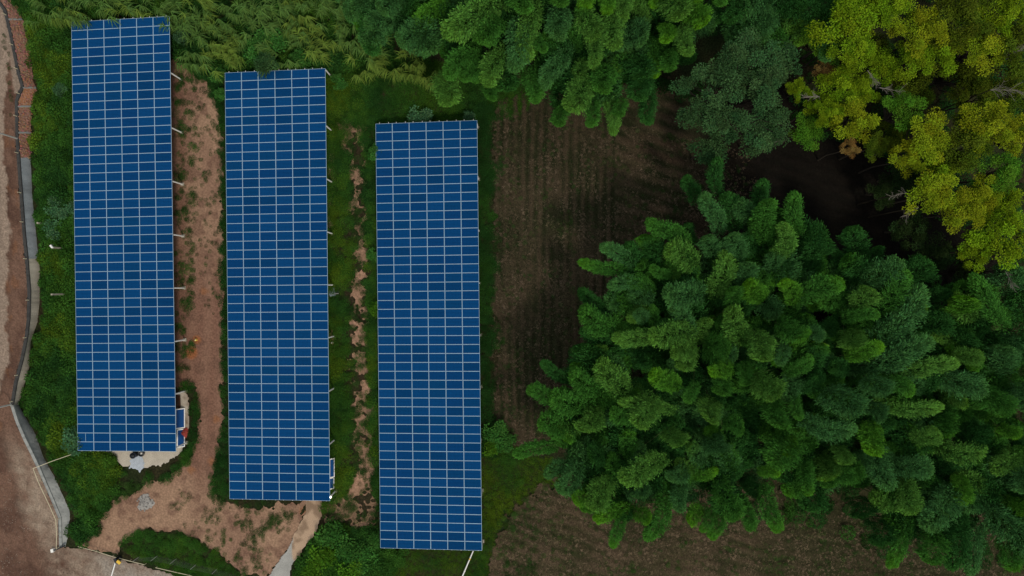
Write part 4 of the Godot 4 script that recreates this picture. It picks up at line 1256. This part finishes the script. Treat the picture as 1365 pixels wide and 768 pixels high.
func build_shrubs() -> void:
	var va: Array = []
	for k in 3:
		va.append(crown_mesh(80 + k, 16, 75, 1.0, 0.9, 0.17, 0.11, 0.42, true))
	var sh := [
		[352, 83, 1.25, 3.4, 5, "grey green bush leaning over the top edge of the middle array"], [97, 590, 1.5, 1.5, 1, "bushy blue green shrub at the left array's lower left corner"], [70, 275, 1.1, 1.0, 1, "blue green shrub in the weeds, upper of the two near the camera post"], [88, 282, 1.0, 1.1, 1, "blue green shrub against the left array's edge"], [68, 306, 1.2, 1.0, 1, "rounded blue green shrub just above the camera post"],
		[78, 118, 0.8, 1.0, 1, "single leafy shrub in the weeds beside the orange stone"], [500, 203, 0.9, 1.6, 0, "shrub against the right array's left edge, near its top"], [498, 340, 0.8, 1.2, 0, "shrub against the right array's left edge, halfway up"], [502, 412, 0.9, 1.4, 4, "light green shrub against the right array's left edge"],
		[560, 154, 1.3, 1.2, 1, "blue green shrub just behind the right array's top edge"], [625, 156, 0.7, 1.0, 1, "small blue green shrub behind the right array's top right corner"], [342, 62, 1.5, 2.0, 0, "leafy green shrub among the reeds above the middle array"], [360, 50, 1.6, 2.2, 0, "larger leafy green shrub in the thicket's gap"], [400, 80, 1.4, 1.8, 0, "leafy shrub close above the middle array's right columns"],
		[425, 86, 1.1, 1.6, 0, "leafy shrub behind the middle array's top right corner"], [290, 100, 0.9, 1.5, 0, "climbing green shrub left of the middle array's top corner"], [292, 125, 0.7, 1.2, 0, "second green shrub down the middle array's left edge"], [240, 45, 1.0, 1.4, 1, "blue green shrub right of the left array's top end"], [450, 108, 0.9, 1.1, 0, "green shrub beside the middle array's first post"],
		[430, 745, 1.6, 1.4, 4, "bright green bush right of the concrete path at the bottom edge"], [462, 735, 1.6, 1.5, 0, "dark green bush between the concrete path and the right array"], [485, 748, 1.4, 1.3, 0, "green bush near the right array's lower left corner"], [440, 715, 1.6, 1.5, 0, "dark bush beside the bend of the concrete path"], [415, 760, 1.4, 1.2, 4, "bright bush touching the concrete path at the bottom edge"], [500, 722, 1.0, 1.0, 0, "small bush at the right array's lower left corner"],
		[660, 575, 1.3, 1.2, 0, "green bush right of the right array, at the field's lower corner"], [672, 590, 1.2, 1.0, 0, "green bush between the right array and the leftmost bamboo"], [655, 598, 1.0, 0.9, 4, "light bush beside the right array's lower part"], [468, 762, 1.5, 1.3, 4, "bright green bush at the bottom edge, right of centre path"]]
	for s in sh:
		var p := P(s[0], s[1], s[3])
		var o := thing("shrub", Vector3(p.x, 0, p.z), rng.randf() * TAU)
		tag(o, s[5], "shrub", "")
		var m: Array = va[rng.randi() % 3]
		var mt: Material = [M.l_shrub, M.l_blueshrub, M.l_olive, M.l_lime, M.l_fresh, M.l_grey][s[4]]
		var y: float = s[3] - 0.9 * s[2] * 0.8
		var cr := obj("crown", m[0], mt, o)
		cr.transform = Transform3D(Basis.from_scale(Vector3(s[2], s[2] * 0.9, s[2])), Vector3(0, maxf(y, 0.15), 0))
		var st := MB.new()
		st.tube(PackedVector3Array([Vector3(0, -0.05, 0), Vector3(0.05, maxf(y, 0.2) * 0.6, 0), Vector3(0, maxf(y, 0.2) + 0.3, 0)]), 0.05, 0.03, 6, Color.WHITE)
		obj("stem", st.done(M.bark), null, o)

func build_ground_cover() -> void:
	var weed := weed_mesh(5, 170, 0.075)
	var weed2 := weed_mesh(6, 110, 0.055)
	var grass := grass_mesh(7, 16)
	var g1 := Color(0.08, 0.25, 0.04)
	var g2 := Color(0.12, 0.29, 0.035)
	var g3 := Color(0.19, 0.34, 0.03)
	var gd := Color(0.045, 0.155, 0.035)
	var gm := Color(0.10, 0.20, 0.05)
	var strip := poly([-2, -40, 110, -40, 100, 20, 110, 300, 112, 605, 150, 606, 160, 640, 146, 680, 129, 705, 112, 723, 95, 724, 99, 700, 102, 685, 94, 661, 82, 636, 67, 608, 56, 576, 43, 554, 35, 540, 41, 517, 48, 492, 50, 458, 59, 432, 62, 400, 62, 360, 57, 310, 52, 260, 49, 210, 49, 180, 50, 142, 57, 120, 52, 105, 47, 75, 44, 55, 36, 25])
	scatter("weeds", "dense green weeds on the bank between the roadside wall and left array", "weeds", weed, M.l_any, strip, 4.2, 0.9, 1.7, [gd, g1, g1, g2, g3], 0.15, -9.0, 3.0)
	scatter("grass", "grass growing through the weeds beside the left array", "grass", grass, M.l_any, strip, 7.0, 0.8, 1.6, [g1, g2, g3], 0.15, -0.1, 3.0)
	var fringe := poly([242, 510, 262, 512, 266, 560, 264, 592, 250, 618, 224, 643, 208, 643, 220, 630, 244, 612, 254, 599, 257, 580, 259, 560, 259, 538, 253, 520])
	scatter("weeds", "curved fringe of weeds round the concrete slab", "weeds", weed2, M.l_any, fringe, 7.0, 0.6, 1.1, [gd, g1, g2], 0.3, -9.0, 3.0)
	var below := poly([153, 622, 166, 630, 185, 634, 202, 632, 206, 642, 192, 650, 170, 664, 153, 672, 146, 652])
	scatter("weeds", "patchy weeds on the soil just below the concrete slab", "weeds", weed2, M.l_any, below, 7.0, 0.45, 0.95, [gd, g1, gm], 0.4, -0.12, 4.0)
	var lower := poly([160, 722, 185, 706, 240, 711, 290, 735, 325, 775, 240, 775, 215, 755, 185, 744])
	scatter("grass", "island of dark grass and weeds in the dirt clearing, bottom left", "grass", weed2, M.l_any, lower, 9.0, 0.5, 0.95, [gd, g1, g1, g2], 0.2, -9.0, 4.0)
	scatter("grass", "sparse grass on the soil around the top of the concrete path", "grass", weed2, M.l_any, poly([282, 664, 398, 668, 392, 690, 366, 740, 345, 780, 320, 775, 300, 740, 262, 716, 300, 700, 320, 690]), 5.0, 0.3, 0.75, [gd, gm, g1], 0.35, 0.04, 5.0)
	var edge2 := poly([290, 112, 303, 112, 305, 300, 308, 500, 310, 668, 280, 668, 281, 640, 288, 610, 297, 560, 297, 400, 294, 250, 292, 160])
	scatter("weeds", "narrow band of weeds along the middle array's left edge", "weeds", weed2, M.l_any, edge2, 8.0, 0.5, 1.0, [gd, gd, g1], 0.2, -9.0, 3.0)
	var between := poly([432, 104, 508, 104, 512, 712, 432, 700])
	scatter("grass", "grass and weeds between the middle and right arrays, with bare patches", "grass", weed2, M.l_any, poly([432, 104, 502, 104, 506, 160, 508, 700, 497, 660, 495, 520, 488, 380, 484, 200, 470, 160, 458, 175, 466, 230, 466, 280, 474, 330, 468, 380, 466, 440, 470, 560, 470, 640, 455, 672, 432, 690]), 8.0, 0.55, 1.25, [gd, g1, g2, g3], 0.2, -0.35, 6.0)
	scatter("weeds", "low weeds along both sides of the lane between middle and right arrays", "weeds", weed2, M.l_any, poly([432, 104, 510, 104, 512, 700, 490, 600, 492, 400, 488, 200, 470, 160, 458, 190, 462, 400, 466, 560, 470, 640, 440, 680]), 6.0, 0.45, 1.1, [gd, g1, g2], 0.3, -0.15, 6.0)
	scatter("weed_tufts", "scattered weed tufts on the pinkish soil strip between the arrays", "weeds", weed2, M.l_any, between, 6.5, 0.3, 0.75, [gd, gm, g1], 0.4, -0.22, 2.0)
	scatter("weeds", "dense bushes of weeds at the bottom, between concrete path and right array", "weeds", weed, M.l_any, poly([432, 698, 470, 705, 508, 700, 512, 728, 545, 735, 530, 752, 500, 790, 394, 790, 400, 754, 410, 744, 414, 732, 427, 716]), 5.5, 0.9, 1.7, [gd, g1, g1, g2], 0.2, -9.0, 4.0)
	scatter("grass", "smooth mown grass below the right array", "grass", grass, M.l_any, poly([540, 722, 645, 725, 655, 735, 648, 762, 640, 800, 495, 800, 525, 755]), 34.0, 0.45, 0.8, [gm, g2, g2, g3], 0.2, -9.0, 4.0)
	scatter("grass", "dark grass strip along the right array's right edge", "grass", weed2, M.l_any, poly([634, 140, 656, 140, 655, 300, 657, 500, 655, 560, 672, 590, 655, 610, 634, 610]), 8.0, 0.5, 1.15, [gd, gd, g1], 0.2, -9.0, 5.0)
	scatter("grass", "mossy bright grass between the right array and the bamboo's lower tip", "grass", grass, M.l_any, poly([634, 605, 655, 590, 690, 596, 735, 612, 752, 640, 715, 655, 690, 672, 666, 700, 655, 735, 650, 780, 636, 780]), 34.0, 0.45, 0.95, [g1, g2, g3, g3], 0.15, -9.0, 6.0)
	scatter("grass", "dark shaded lawn between the reeds and the right array", "grass", grass, M.l_any, poly([430, 60, 520, 70, 640, 90, 720, 120, 700, 150, 652, 170, 634, 165, 500, 170, 436, 160]), 30.0, 0.7, 1.4, [gd, g1, g1, g2], 0.15, -9.0, 5.0)
	scatter("weeds", "leafy undergrowth beneath the reeds along the top edge", "weeds", weed, M.l_any, poly([-10, -40, 520, -40, 520, 80, 430, 100, 300, 100, 285, 110, 262, 92, 240, 72, 222, 60, 222, 20, 90, 20, 40, 20]), 3.2, 1.0, 2.0, [gd, gd, g1, g2], 0.15, -9.0, 3.0)
	scatter("grass", "green patch of weeds at the head of the dirt track", "grass", weed2, M.l_any, poly([244, 84, 275, 88, 296, 110, 298, 150, 282, 130, 270, 128, 262, 120, 252, 100]), 9.0, 0.45, 0.95, [gd, g1, g1], 0.4, -0.22, 5.0)
	scatter("undergrowth", "dark undergrowth below the bamboo and yellow trees", "undergrowth", weed, M.l_any, poly([480, -40, 1440, -40, 1440, 800, 1200, 740, 1100, 700, 930, 690, 830, 660, 760, 600, 830, 420, 900, 320, 1080, 330, 1230, 380, 1300, 330, 1220, 260, 1160, 200, 1060, 170, 900, 130, 860, 120, 720, 110, 560, 60]), 0.8, 0.8, 1.8, [gd, gd, g1], 0.15, -0.1, 10.0)
	scatter("weed_tufts", "small dark weed tufts dotting the dirt track", "weeds", weed2, M.l_any, poly([236, 100, 296, 130, 298, 420, 240, 430]), 2.6, 0.25, 0.6, [gd, gm], 0.35, -0.08, 3.0, 0.03)
	scatter("weed_tufts", "dark weeds by the posts on the dirt track's left side", "weeds", weed2, M.l_any, poly([234, 90, 262, 110, 260, 330, 258, 500, 234, 505]), 9.0, 0.35, 0.85, [gd, g1], 0.45, 0.10, 3.0, 0.03)
	scatter("weed_tufts", "small weed tufts dotting the dirt clearing", "weeds", weed2, M.l_any, poly([215, 640, 290, 655, 400, 676, 390, 710, 340, 735, 270, 720, 240, 700, 230, 680]), 3.0, 0.25, 0.65, [gd, gm], 0.35, 0.02, 3.0, 0.03)
	scatter("weed_tufts", "green weeds in a band along the stone wall side of the road", "weeds", weed2, M.l_any, at_road([3, 25, 8, 45, 14, 75, 19, 105, 19, 155, 14, 155, 13, 110, 6, 70]), 5.0, 0.3, 0.6, [gd, gm], 0.3, -0.2, 1.5, 1.2)
	scatter("weeds", "taller weeds dotting the dark lawn behind the right array", "weeds", weed2, M.l_any, poly([432, 70, 520, 76, 640, 95, 700, 125, 690, 150, 652, 168, 500, 168, 440, 158]), 2.2, 0.5, 1.1, [gd, g1, g2], 0.3, -0.05, 6.0)
	scatter("weeds", "ragged weeds spreading from the right array's grass strip into the field", "weeds", weed2, M.l_any, poly([640, 150, 664, 150, 672, 240, 664, 330, 676, 430, 668, 520, 684, 590, 660, 610, 638, 600]), 3.2, 0.35, 0.95, [gd, gd, g1], 0.35, -0.05, 8.0)
	scatter("weeds", "weeds dotting the mossy grass below the bamboo's left tip", "weeds", weed2, M.l_any, poly([640, 605, 690, 600, 735, 616, 748, 640, 710, 660, 680, 690, 660, 740, 640, 770]), 2.0, 0.35, 0.8, [g1, g2, g3], 0.3, -0.05, 6.0)
	scatter("weeds", "patchy weeds creeping into the left end of the lower tilled field", "weeds", weed2, M.l_any, poly([645, 700, 690, 665, 740, 655, 730, 690, 740, 740, 700, 775, 645, 775]), 4.0, 0.3, 0.85, [gd, gm, g1], 0.3, 0.02, 8.0, 0.05)
	scatter("weeds", "low weeds in the mown grass below the right array", "weeds", weed2, M.l_any, poly([540, 735, 645, 735, 650, 770, 510, 790]), 1.6, 0.3, 0.7, [gd, g1, g2], 0.3, 0.0, 6.0)
	# what litters the fields and the roads
	var straw := MB.new()
	straw.bar(Vector3(-0.13, 0.02, 0), Vector3(0.13, 0.03, 0.02), 0.035, 0.02)
	straw.bar(Vector3(-0.05, 0.02, 0.09), Vector3(0.1, 0.05, 0.2), 0.03, 0.02)
	var sm := straw.done()
	var f1 := poly([655, 140, 720, 150, 900, 180, 990, 200, 1020, 260, 960, 320, 950, 400, 830, 560, 760, 600, 700, 605, 656, 570])
	scatter("crop_litter", "dry stalks littering the ploughed field beside the right array", "crop litter", sm, M.straw, f1, 14.0, 0.4, 1.3, [Color(0.14, 0.10, 0.065), Color(0.27, 0.20, 0.14), Color(0.08, 0.09, 0.035)], 0.3, -0.2, 3.0, 0.0, 0.3, h_field)
	var f2 := poly([725, 650, 1000, 650, 1380, 690, 1400, 790, 645, 790, 658, 735, 690, 680])
	scatter("crop_litter", "dry stalks littering the tilled field below the bamboo", "crop litter", sm, M.straw, f2, 18.0, 0.4, 1.3, [Color(0.18, 0.125, 0.085), Color(0.34, 0.25, 0.165), Color(0.10, 0.11, 0.04)], 0.3, -0.3, 3.0, 0.0, 0.3, h_field)
	scatter("field_weeds", "sparse green weeds sprouting in the ploughed field's rows", "weeds", weed2, M.l_any, f1, 2.4, 0.2, 0.5, [gd, gm], 0.25, 0.05, 3.0, 0.0, 0.2, h_field)
	scatter("field_weeds", "sparse green weeds sprouting in the tilled field below the bamboo", "weeds", weed2, M.l_any, f2, 3.4, 0.2, 0.5, [gd, gm, g1], 0.25, -0.02, 6.0, 0.0, 0.2, h_field)
	var peb := MB.new()
	var pr := RandomNumberGenerator.new(); pr.seed = 3
	peb.stone(Vector3.ZERO, Vector3(0.1, 0.06, 0.08), pr)
	peb.stone(Vector3(0.28, 0, 0.1), Vector3(0.06, 0.04, 0.06), pr)
	var pm := peb.done()
	scatter("gravel", "loose pale gravel strewn over the road at the lower left", "gravel", pm, M.pebble, at_road([0, 600, 45, 610, 76, 690, 80, 732, 112, 732, 200, 760, 250, 790, 0, 790]), 9.0, 0.25, 0.8, [Color(0.14, 0.095, 0.07), Color(0.28, 0.21, 0.165), Color(0.36, 0.30, 0.25)], 0.3, -0.15, 3.0, 0.0, 0.3, h_road)
	scatter("gravel", "small pale stones strewn over the dirt track and clearing", "gravel", pm, M.pebble, poly([240, 90, 296, 150, 298, 560, 290, 650, 400, 672, 380, 730, 260, 715, 160, 725, 112, 728, 150, 670, 200, 650, 250, 620, 264, 560, 240, 510]), 1.4, 0.2, 0.5, [Color(0.22, 0.13, 0.09), Color(0.40, 0.25, 0.17), Color(0.46, 0.32, 0.24)], 0.3, -0.4, 3.0, 0.0, 0.3, h_path)

# ------------------------------------------------------------------ small things
func small(called: String, at: Vector3, turn: float, label: String, cat: String, group := "") -> Node3D:
	var o := thing(called, at, turn)
	tag(o, label, cat, group)
	return o

func leaning_panel(u: float, v: float, len_m: float, wide: float, turn: float, label: String, y0 := 0.15) -> void:
	var p := P(u, v, 1.0); p.y = 0.0
	var o := small("leaning_panel", p, turn, label, "solar panel", "spare panels leaning under the arrays")
	var t := Transform3D(Basis(Vector3.FORWARD, 0.75), Vector3(0, y0 + wide * 0.4, 0))
	var fr := MB.new()
	for s in [-1.0, 1.0]:
		fr.box(t * Transform3D(Basis(), Vector3(0, 0, s * (len_m - 0.11) * 0.5)), Vector3(wide, 0.05, 0.11))
		fr.box(t * Transform3D(Basis(), Vector3(s * (wide - 0.11) * 0.5, 0, 0)), Vector3(0.11, 0.05, len_m - 0.22))
	obj("frame", fr.done(M.white_paint), null, o)
	var g := MB.new()
	g.box(t, Vector3(wide - 0.22, 0.03, len_m - 0.22))
	obj("glass", g.done(M.glass_plain), null, o)
	var pr := MB.new()
	pr.bar(Vector3(-0.25, 0.0, 0.3), t * Vector3(-wide * 0.3, -0.05, 0.3), 0.05, 0.05)
	obj("prop", pr.done(M.steel), null, o)

func build_small_things() -> void:
	M.glass_plain = plain("blue panel glass", Color(0.008, 0.055, 0.19), 0.25, 0, 0.2)
	# below and beside the left array
	leaning_panel(237.6, 559, 2.4, 1.1, 0.0, "upper of two white framed blue panels leaning at the left array's lower end")
	leaning_panel(238.2, 585.5, 2.2, 0.9, 0.0, "lower of two white framed blue panels leaning at the left array's lower end")
	var o := small("white_cabinet", P(236.5, 586, 0.0) + Vector3(0, 0.13, 0), 0.0, "white equipment cabinet under the left array's lower right corner", "cabinet")
	var m := MB.new(); m.box(Transform3D(Basis(), Vector3(0, 0.75, 0)), Vector3(0.55, 1.5, 1.9)); obj("body", m.done(M.white_paint), null, o)
	m = MB.new(); m.box(Transform3D(Basis(), Vector3(0.285, 0.75, 0)), Vector3(0.02, 1.3, 1.7)); var dr := obj("door", m.done(M.steel), null, o)
	m = MB.new(); m.box(Transform3D(Basis(), Vector3(0.31, 0.8, 0.7)), Vector3(0.03, 0.16, 0.04)); obj("handle", m.done(M.black), null, dr)
	o = small("red_tarpaulin", P(245.5, 576) + Vector3(0, 0.13, 0), 0.1, "faded red tarpaulin bundle beside the spare panels", "tarpaulin")
	m = MB.new()
	var r := RandomNumberGenerator.new(); r.seed = 77
	lumpy(m, 1.25, 1.2, 0.45, r)
	obj("cloth", m.done(worn("faded red cloth", Color(0.42, 0.075, 0.06), 0.85, 0.8, 1.0)), null, o)
	m = MB.new(); m.tube(PackedVector3Array([Vector3(-0.5, 0.36, -0.2), Vector3(0, 0.5, -0.15), Vector3(0.5, 0.33, -0.2)]), 0.02, 0.02, 5, Color.WHITE); obj("cord", m.done(M.black), null, o)
	o = small("wooden_board", P(238.5, 536) + Vector3(0, 0.13, 0), 0.0, "dark brown plank stack on the slab, above the spare panels", "boards")
	for k in 4:
		m = MB.new(); m.box(Transform3D(Basis(Vector3.UP, r.randf_range(-0.04, 0.04)), Vector3(0.16 * k - 0.25, 0.06 + 0.07 * (k % 2), r.randf_range(-0.1, 0.1))), Vector3(0.15, 0.05, 1.7)); obj("plank", m.done(worn("dark plank", Color(0.10, 0.05, 0.03), 0.9, 0.6, 0.5)), null, o)
	o = small("black_bucket", P(182.5, 605) + Vector3(0, 0.13, 0), 0.3, "black plastic drum on the slab below the left array", "drum")
	m = MB.new(); m.tube(PackedVector3Array([Vector3.ZERO, Vector3(0, 0.05, 0), Vector3(0, 0.8, 0)]), 0.3, 0.34, 16, Color.WHITE); obj("shell", m.done(M.black), null, o)
	m = MB.new(); ring(m, Vector3(0, 0.8, 0), 0.34, 0.03, 20, 6); obj("rim", m.done(plain("dark blue plastic", Color(0.02, 0.03, 0.06), 0.5)), null, o)
	o = small("black_sack", P(181, 601) + Vector3(0, 0.13, 0), 0.3, "crumpled black sack beside the drum, at the array's bottom edge", "sack")
	m = MB.new(); lumpy(m, 0.8, 0.7, 0.4, r); obj("sack_body", m.done(M.black), null, o)
	o = small("tyre", P(189.5, 603.5) + Vector3(0, 0.13, 0), 0.0, "old dark tyre lying flat right of the black drum", "tyre")
	m = MB.new(); ring(m, Vector3(0, 0.11, 0), 0.33, 0.1, 24, 8); obj("tread", m.done(M.black), null, o)
	m = MB.new(); m.tube(PackedVector3Array([Vector3(0, 0.02, 0), Vector3(0, 0.1, 0)]), 0.24, 0.22, 16, Color.WHITE); obj("rim", m.done(M.steel), null, o)
	var sp := zone("white_spill", poly([178, 602, 190, 603, 192, 612, 195, 622, 188, 629, 180, 625, 171, 626, 175, 616, 176, 608]), 0.12, func(_u, _v, x, z): return 0.155 + 0.01 * N(x, z, 1.2, 31.0), func(_u, _v, x, z): return Color(0.56, 0.62, 0.70) * (1.0 + 0.2 * N(x, z, 1.6, 32.0)), M.concrete, 2.5, 0.75)
	tag(sp, "bluish white spilled powder on the slab below the black drum", "spill")
	# on the track
	o = small("yellow_can", P(262, 453) + Vector3(0, 0.03, 0), 0.4, "tiny bright yellow can on the orange soil of the dirt track", "can")
	m = MB.new(); m.tube(PackedVector3Array([Vector3(0, 0, 0), Vector3(0, 0.3, 0)]), 0.14, 0.14, 12, Color.WHITE); obj("body", m.done(plain("bright yellow plastic", Color(0.85, 0.62, 0.12), 0.5)), null, o)
	m = MB.new(); m.tube(PackedVector3Array([Vector3(0, 0.3, 0), Vector3(0, 0.36, 0)]), 0.06, 0.06, 10, Color.WHITE); obj("cap", m.done(M.white_paint), null, o)
	o = small("rubble_pile", P(194, 670) + Vector3(0, 0.02, 0), 0.0, "heap of broken grey concrete in the dirt clearing", "rubble")
	m = MB.new()
	lumpy(m, 2.0, 2.1, 0.16, r)
	obj("dust", m.done(M.rubble), null, o)
	for k in 70:
		var a := r.randf() * TAU
		var rr := sqrt(r.randf()) * 1.0
		m = MB.new()
		m.stone(Vector3(cos(a) * rr, 0.12 * (1.0 - rr), sin(a) * rr * 1.05), Vector3(r.randf_range(0.06, 0.2), r.randf_range(0.06, 0.16), r.randf_range(0.06, 0.2)), r, Color.WHITE * r.randf_range(0.55, 1.35))
		obj("lump", m.done(M.rubble), null, o)
	# beside the middle array
	leaning_panel(441.4, 625, 2.3, 0.7, 0.0, "spare panel in a cream frame leaning at the middle array's right edge, near its bottom", 0.4)
	leaning_panel(440.6, 646, 1.4, 0.7, 0.0, "spare panel leaning just above the lit lamp of the middle array", 0.3)
	o = small("tarpaulin", P(447, 391), 0.2, "crumpled dark grey tarpaulin in the grass beside the middle array", "tarpaulin")
	m = MB.new(); lumpy(m, 0.9, 0.75, 0.4, r); obj("cloth", m.done(worn("dark grey cloth", Color(0.05, 0.052, 0.06), 0.8, 0.7, 1.0)), null, o)
	m = MB.new(); m.tube(PackedVector3Array([Vector3(-0.45, 0.3, 0.1), Vector3(0, 0.42, 0.05), Vector3(0.45, 0.28, 0.12)]), 0.018, 0.018, 5, Color.WHITE); obj("cord", m.done(M.steel), null, o)
	o = small("metal_sheet", P(442.0, 386) + Vector3(0, 0.35, 0), 0.1, "blue grey metal sheets stacked beside the dark tarpaulin", "metal sheet")
	for k in 3:
		m = MB.new(); m.box(Transform3D(Basis(Vector3.UP, 0.1 * k - 0.1), Vector3(0.05 * k, -0.2 + 0.07 * k, 0.15 * k)), Vector3(0.7, 0.03, 1.0)); obj("sheet", m.done(plain("blue grey sheet", Color(0.22, 0.27, 0.33), 0.5, 0.3)), null, o)
	o = small("timber_stack", P(441.5, 457), 0.0, "reddish timber planks stacked along the middle array's right edge", "timber")
	for k in 7:
		m = MB.new(); m.box(Transform3D(Basis(Vector3.UP, r.randf_range(-0.05, 0.05)), Vector3(0.14 * (k % 4) - 0.1, 0.06 + 0.09 * int(k / 4), r.randf_range(-0.25, 0.25))), Vector3(0.12, 0.08, r.randf_range(2.4, 3.3))); obj("plank", m.done(M.wood), null, o)
	o = small("cream_jug", P(443.6, 456.5) + Vector3(0, 0.2, 0), 0.0, "cream plastic jug on the reddish timber", "jug")
	m = MB.new(); m.tube(PackedVector3Array([Vector3.ZERO, Vector3(0, 0.3, 0), Vector3(0, 0.42, 0)]), 0.15, 0.06, 12, Color.WHITE); obj("body", m.done(M.cream_paint), null, o)
	m = MB.new(); m.tube(PackedVector3Array([Vector3(0, 0.42, 0), Vector3(0, 0.47, 0)]), 0.05, 0.05, 10, Color.WHITE); obj("cap", m.done(M.white_paint), null, o)
	# the lit lamp at the middle array's corner
	var lp := P(440.6, 662.8, 2.55)
	o = small("lamp", lp, 0.0, "small lit white lamp at the middle array's lower right corner", "lamp")
	m = MB.new(); m.tube(PackedVector3Array([Vector3(-0.25, -0.06, 0), Vector3(0.0, -0.04, 0)]), 0.03, 0.03, 8, Color.WHITE); obj("bracket", m.done(M.steel), null, o)
	var sph := SphereMesh.new(); sph.radius = 0.12; sph.height = 0.24
	var em := plain("glowing bulb", Color(1, 0.96, 0.9), 0.4)
	em.emission_enabled = true; em.emission = Color(1.0, 0.95, 0.88); em.emission_energy_multiplier = 3.0
	obj("bulb", sph, em, o)
	var ol := OmniLight3D.new()
	ol.name = "bulb_light"; ol.light_energy = 0.25; ol.light_color = Color(1.0, 0.93, 0.85); ol.omni_range = 60.0; ol.omni_attenuation = 2.0; ol.light_size = 0.1; ol.shadow_enabled = true
	o.add_child(ol)
	# bottom edge
	o = small("white_pipe", Vector3.ZERO, 0.0, "white pipe on the grass slanting out from under the right array's bottom edge", "pipe")
	var a1 := P(631, 733) + Vector3(0, 0.35, 0)
	var a2 := P(611, 780) + Vector3(0, 0.3, 0)
	m = MB.new(); m.tube(PackedVector3Array([a1, a1.lerp(a2, 0.5), a2]), 0.075, 0.08, 10, Color.WHITE); obj("tube", m.done(M.white_paint), null, o)
	m = MB.new(); m.tube(PackedVector3Array([a1.lerp(a2, 0.21), a1.lerp(a2, 0.25)]), 0.095, 0.095, 10, Color.WHITE); obj("collar", m.done(M.yellow), null, o)
	m = MB.new(); m.tube(PackedVector3Array([a1.lerp(a2, 0.55), a1.lerp(a2, 0.59)]), 0.1, 0.1, 10, Color.WHITE); obj("collar", m.done(M.white_paint), null, o)
	for f in [0.15, 0.5, 0.85]:
		var sp2 := a1.lerp(a2, f)
		m = MB.new(); m.bar(Vector3(sp2.x, 0, sp2.z), Vector3(sp2.x, sp2.y - 0.06, sp2.z), 0.12, 0.12); obj("support", m.done(M.post), null, o)
	o = small("barrier_gate", P(160.5, 743.5), 0.0, "black and yellow barrier post with a long white arm, at the bottom left", "barrier")
	m = MB.new(); m.box(Transform3D(Basis(Vector3.UP, 0.5), Vector3(0, 0.5, 0)), Vector3(0.34, 1.0, 0.6)); obj("housing", m.done(M.black), null, o)
	m = MB.new(); m.box(Transform3D(Basis(Vector3.UP, 0.9), Vector3(0.36, 0.95, 0.15)), Vector3(0.34, 0.14, 0.5)); obj("sign_plate", m.done(M.yellow), null, o)
	m = MB.new(); m.bar(Vector3(-0.05, 0.92, 0.2), Vector3(-0.95, 0.95, 3.3), 0.11, 0.1); obj("arm", m.done(M.white_paint), null, o)
	o = small("iron_beam", P(83, 729) + Vector3(0, 0.3, 0), 0.0, "black iron beam across the end of the roadside wall, on a white block", "beam")
	m = MB.new(); m.bar(Vector3(-0.75, 0.05, 0.28), Vector3(0.55, 0.05, -0.28), 0.16, 0.16); obj("bar", m.done(M.black), null, o)
	m = MB.new(); m.box(Transform3D(Basis(Vector3.UP, 0.2), Vector3(-1.0, -0.1, 0.35)), Vector3(0.32, 0.4, 0.4)); obj("block", m.done(M.white_paint), null, o)

func lumpy(m: MB, w: float, d: float, h: float, r: RandomNumberGenerator) -> void:
	# a crumpled low heap
	var k := 14
	var ring_n := 5
	var off := r.randf() * 100.0
	var rows: Array = []
	for j in ring_n + 1:
		var row: Array = []
		var f := float(j) / ring_n
		for i in k:
			var a := TAU * i / k
			var rr := f * (0.5 + 0.09 * sin(a * 3.0 + off) + 0.06 * sin(a * 5.0 + off * 2.0))
			row.append(Vector3(cos(a) * rr * w, h * (1.0 - f * f) * r.randf_range(0.65, 1.0), sin(a) * rr * d))
		rows.append(row)
	for j in ring_n:
		for i in k:
			var i2 := (i + 1) % k
			var sh := Color.WHITE * r.randf_range(0.85, 1.1)
			m.tri(rows[j][i], rows[j][i2], rows[j + 1][i2], Vector3.UP, sh)
			m.tri(rows[j][i], rows[j + 1][i2], rows[j + 1][i], Vector3.UP, sh)

func ring(m: MB, c: Vector3, rad: float, th: float, k: int, s: int) -> void:
	for i in k:
		for j in s:
			var p: Array = []
			for q in [[i, j], [i + 1, j], [i + 1, j + 1], [i, j + 1]]:
				var a: float = TAU * q[0] / k
				var b: float = TAU * q[1] / s
				p.append(c + Vector3(cos(a) * (rad + th * cos(b)), th * sin(b), sin(a) * (rad + th * cos(b))))
			var aa := TAU * (i + 0.5) / k
			var bb := TAU * (j + 0.5) / s
			m.quad(p[0], p[1], p[2], p[3], Vector3(cos(aa) * cos(bb), sin(bb), sin(aa) * cos(bb)))
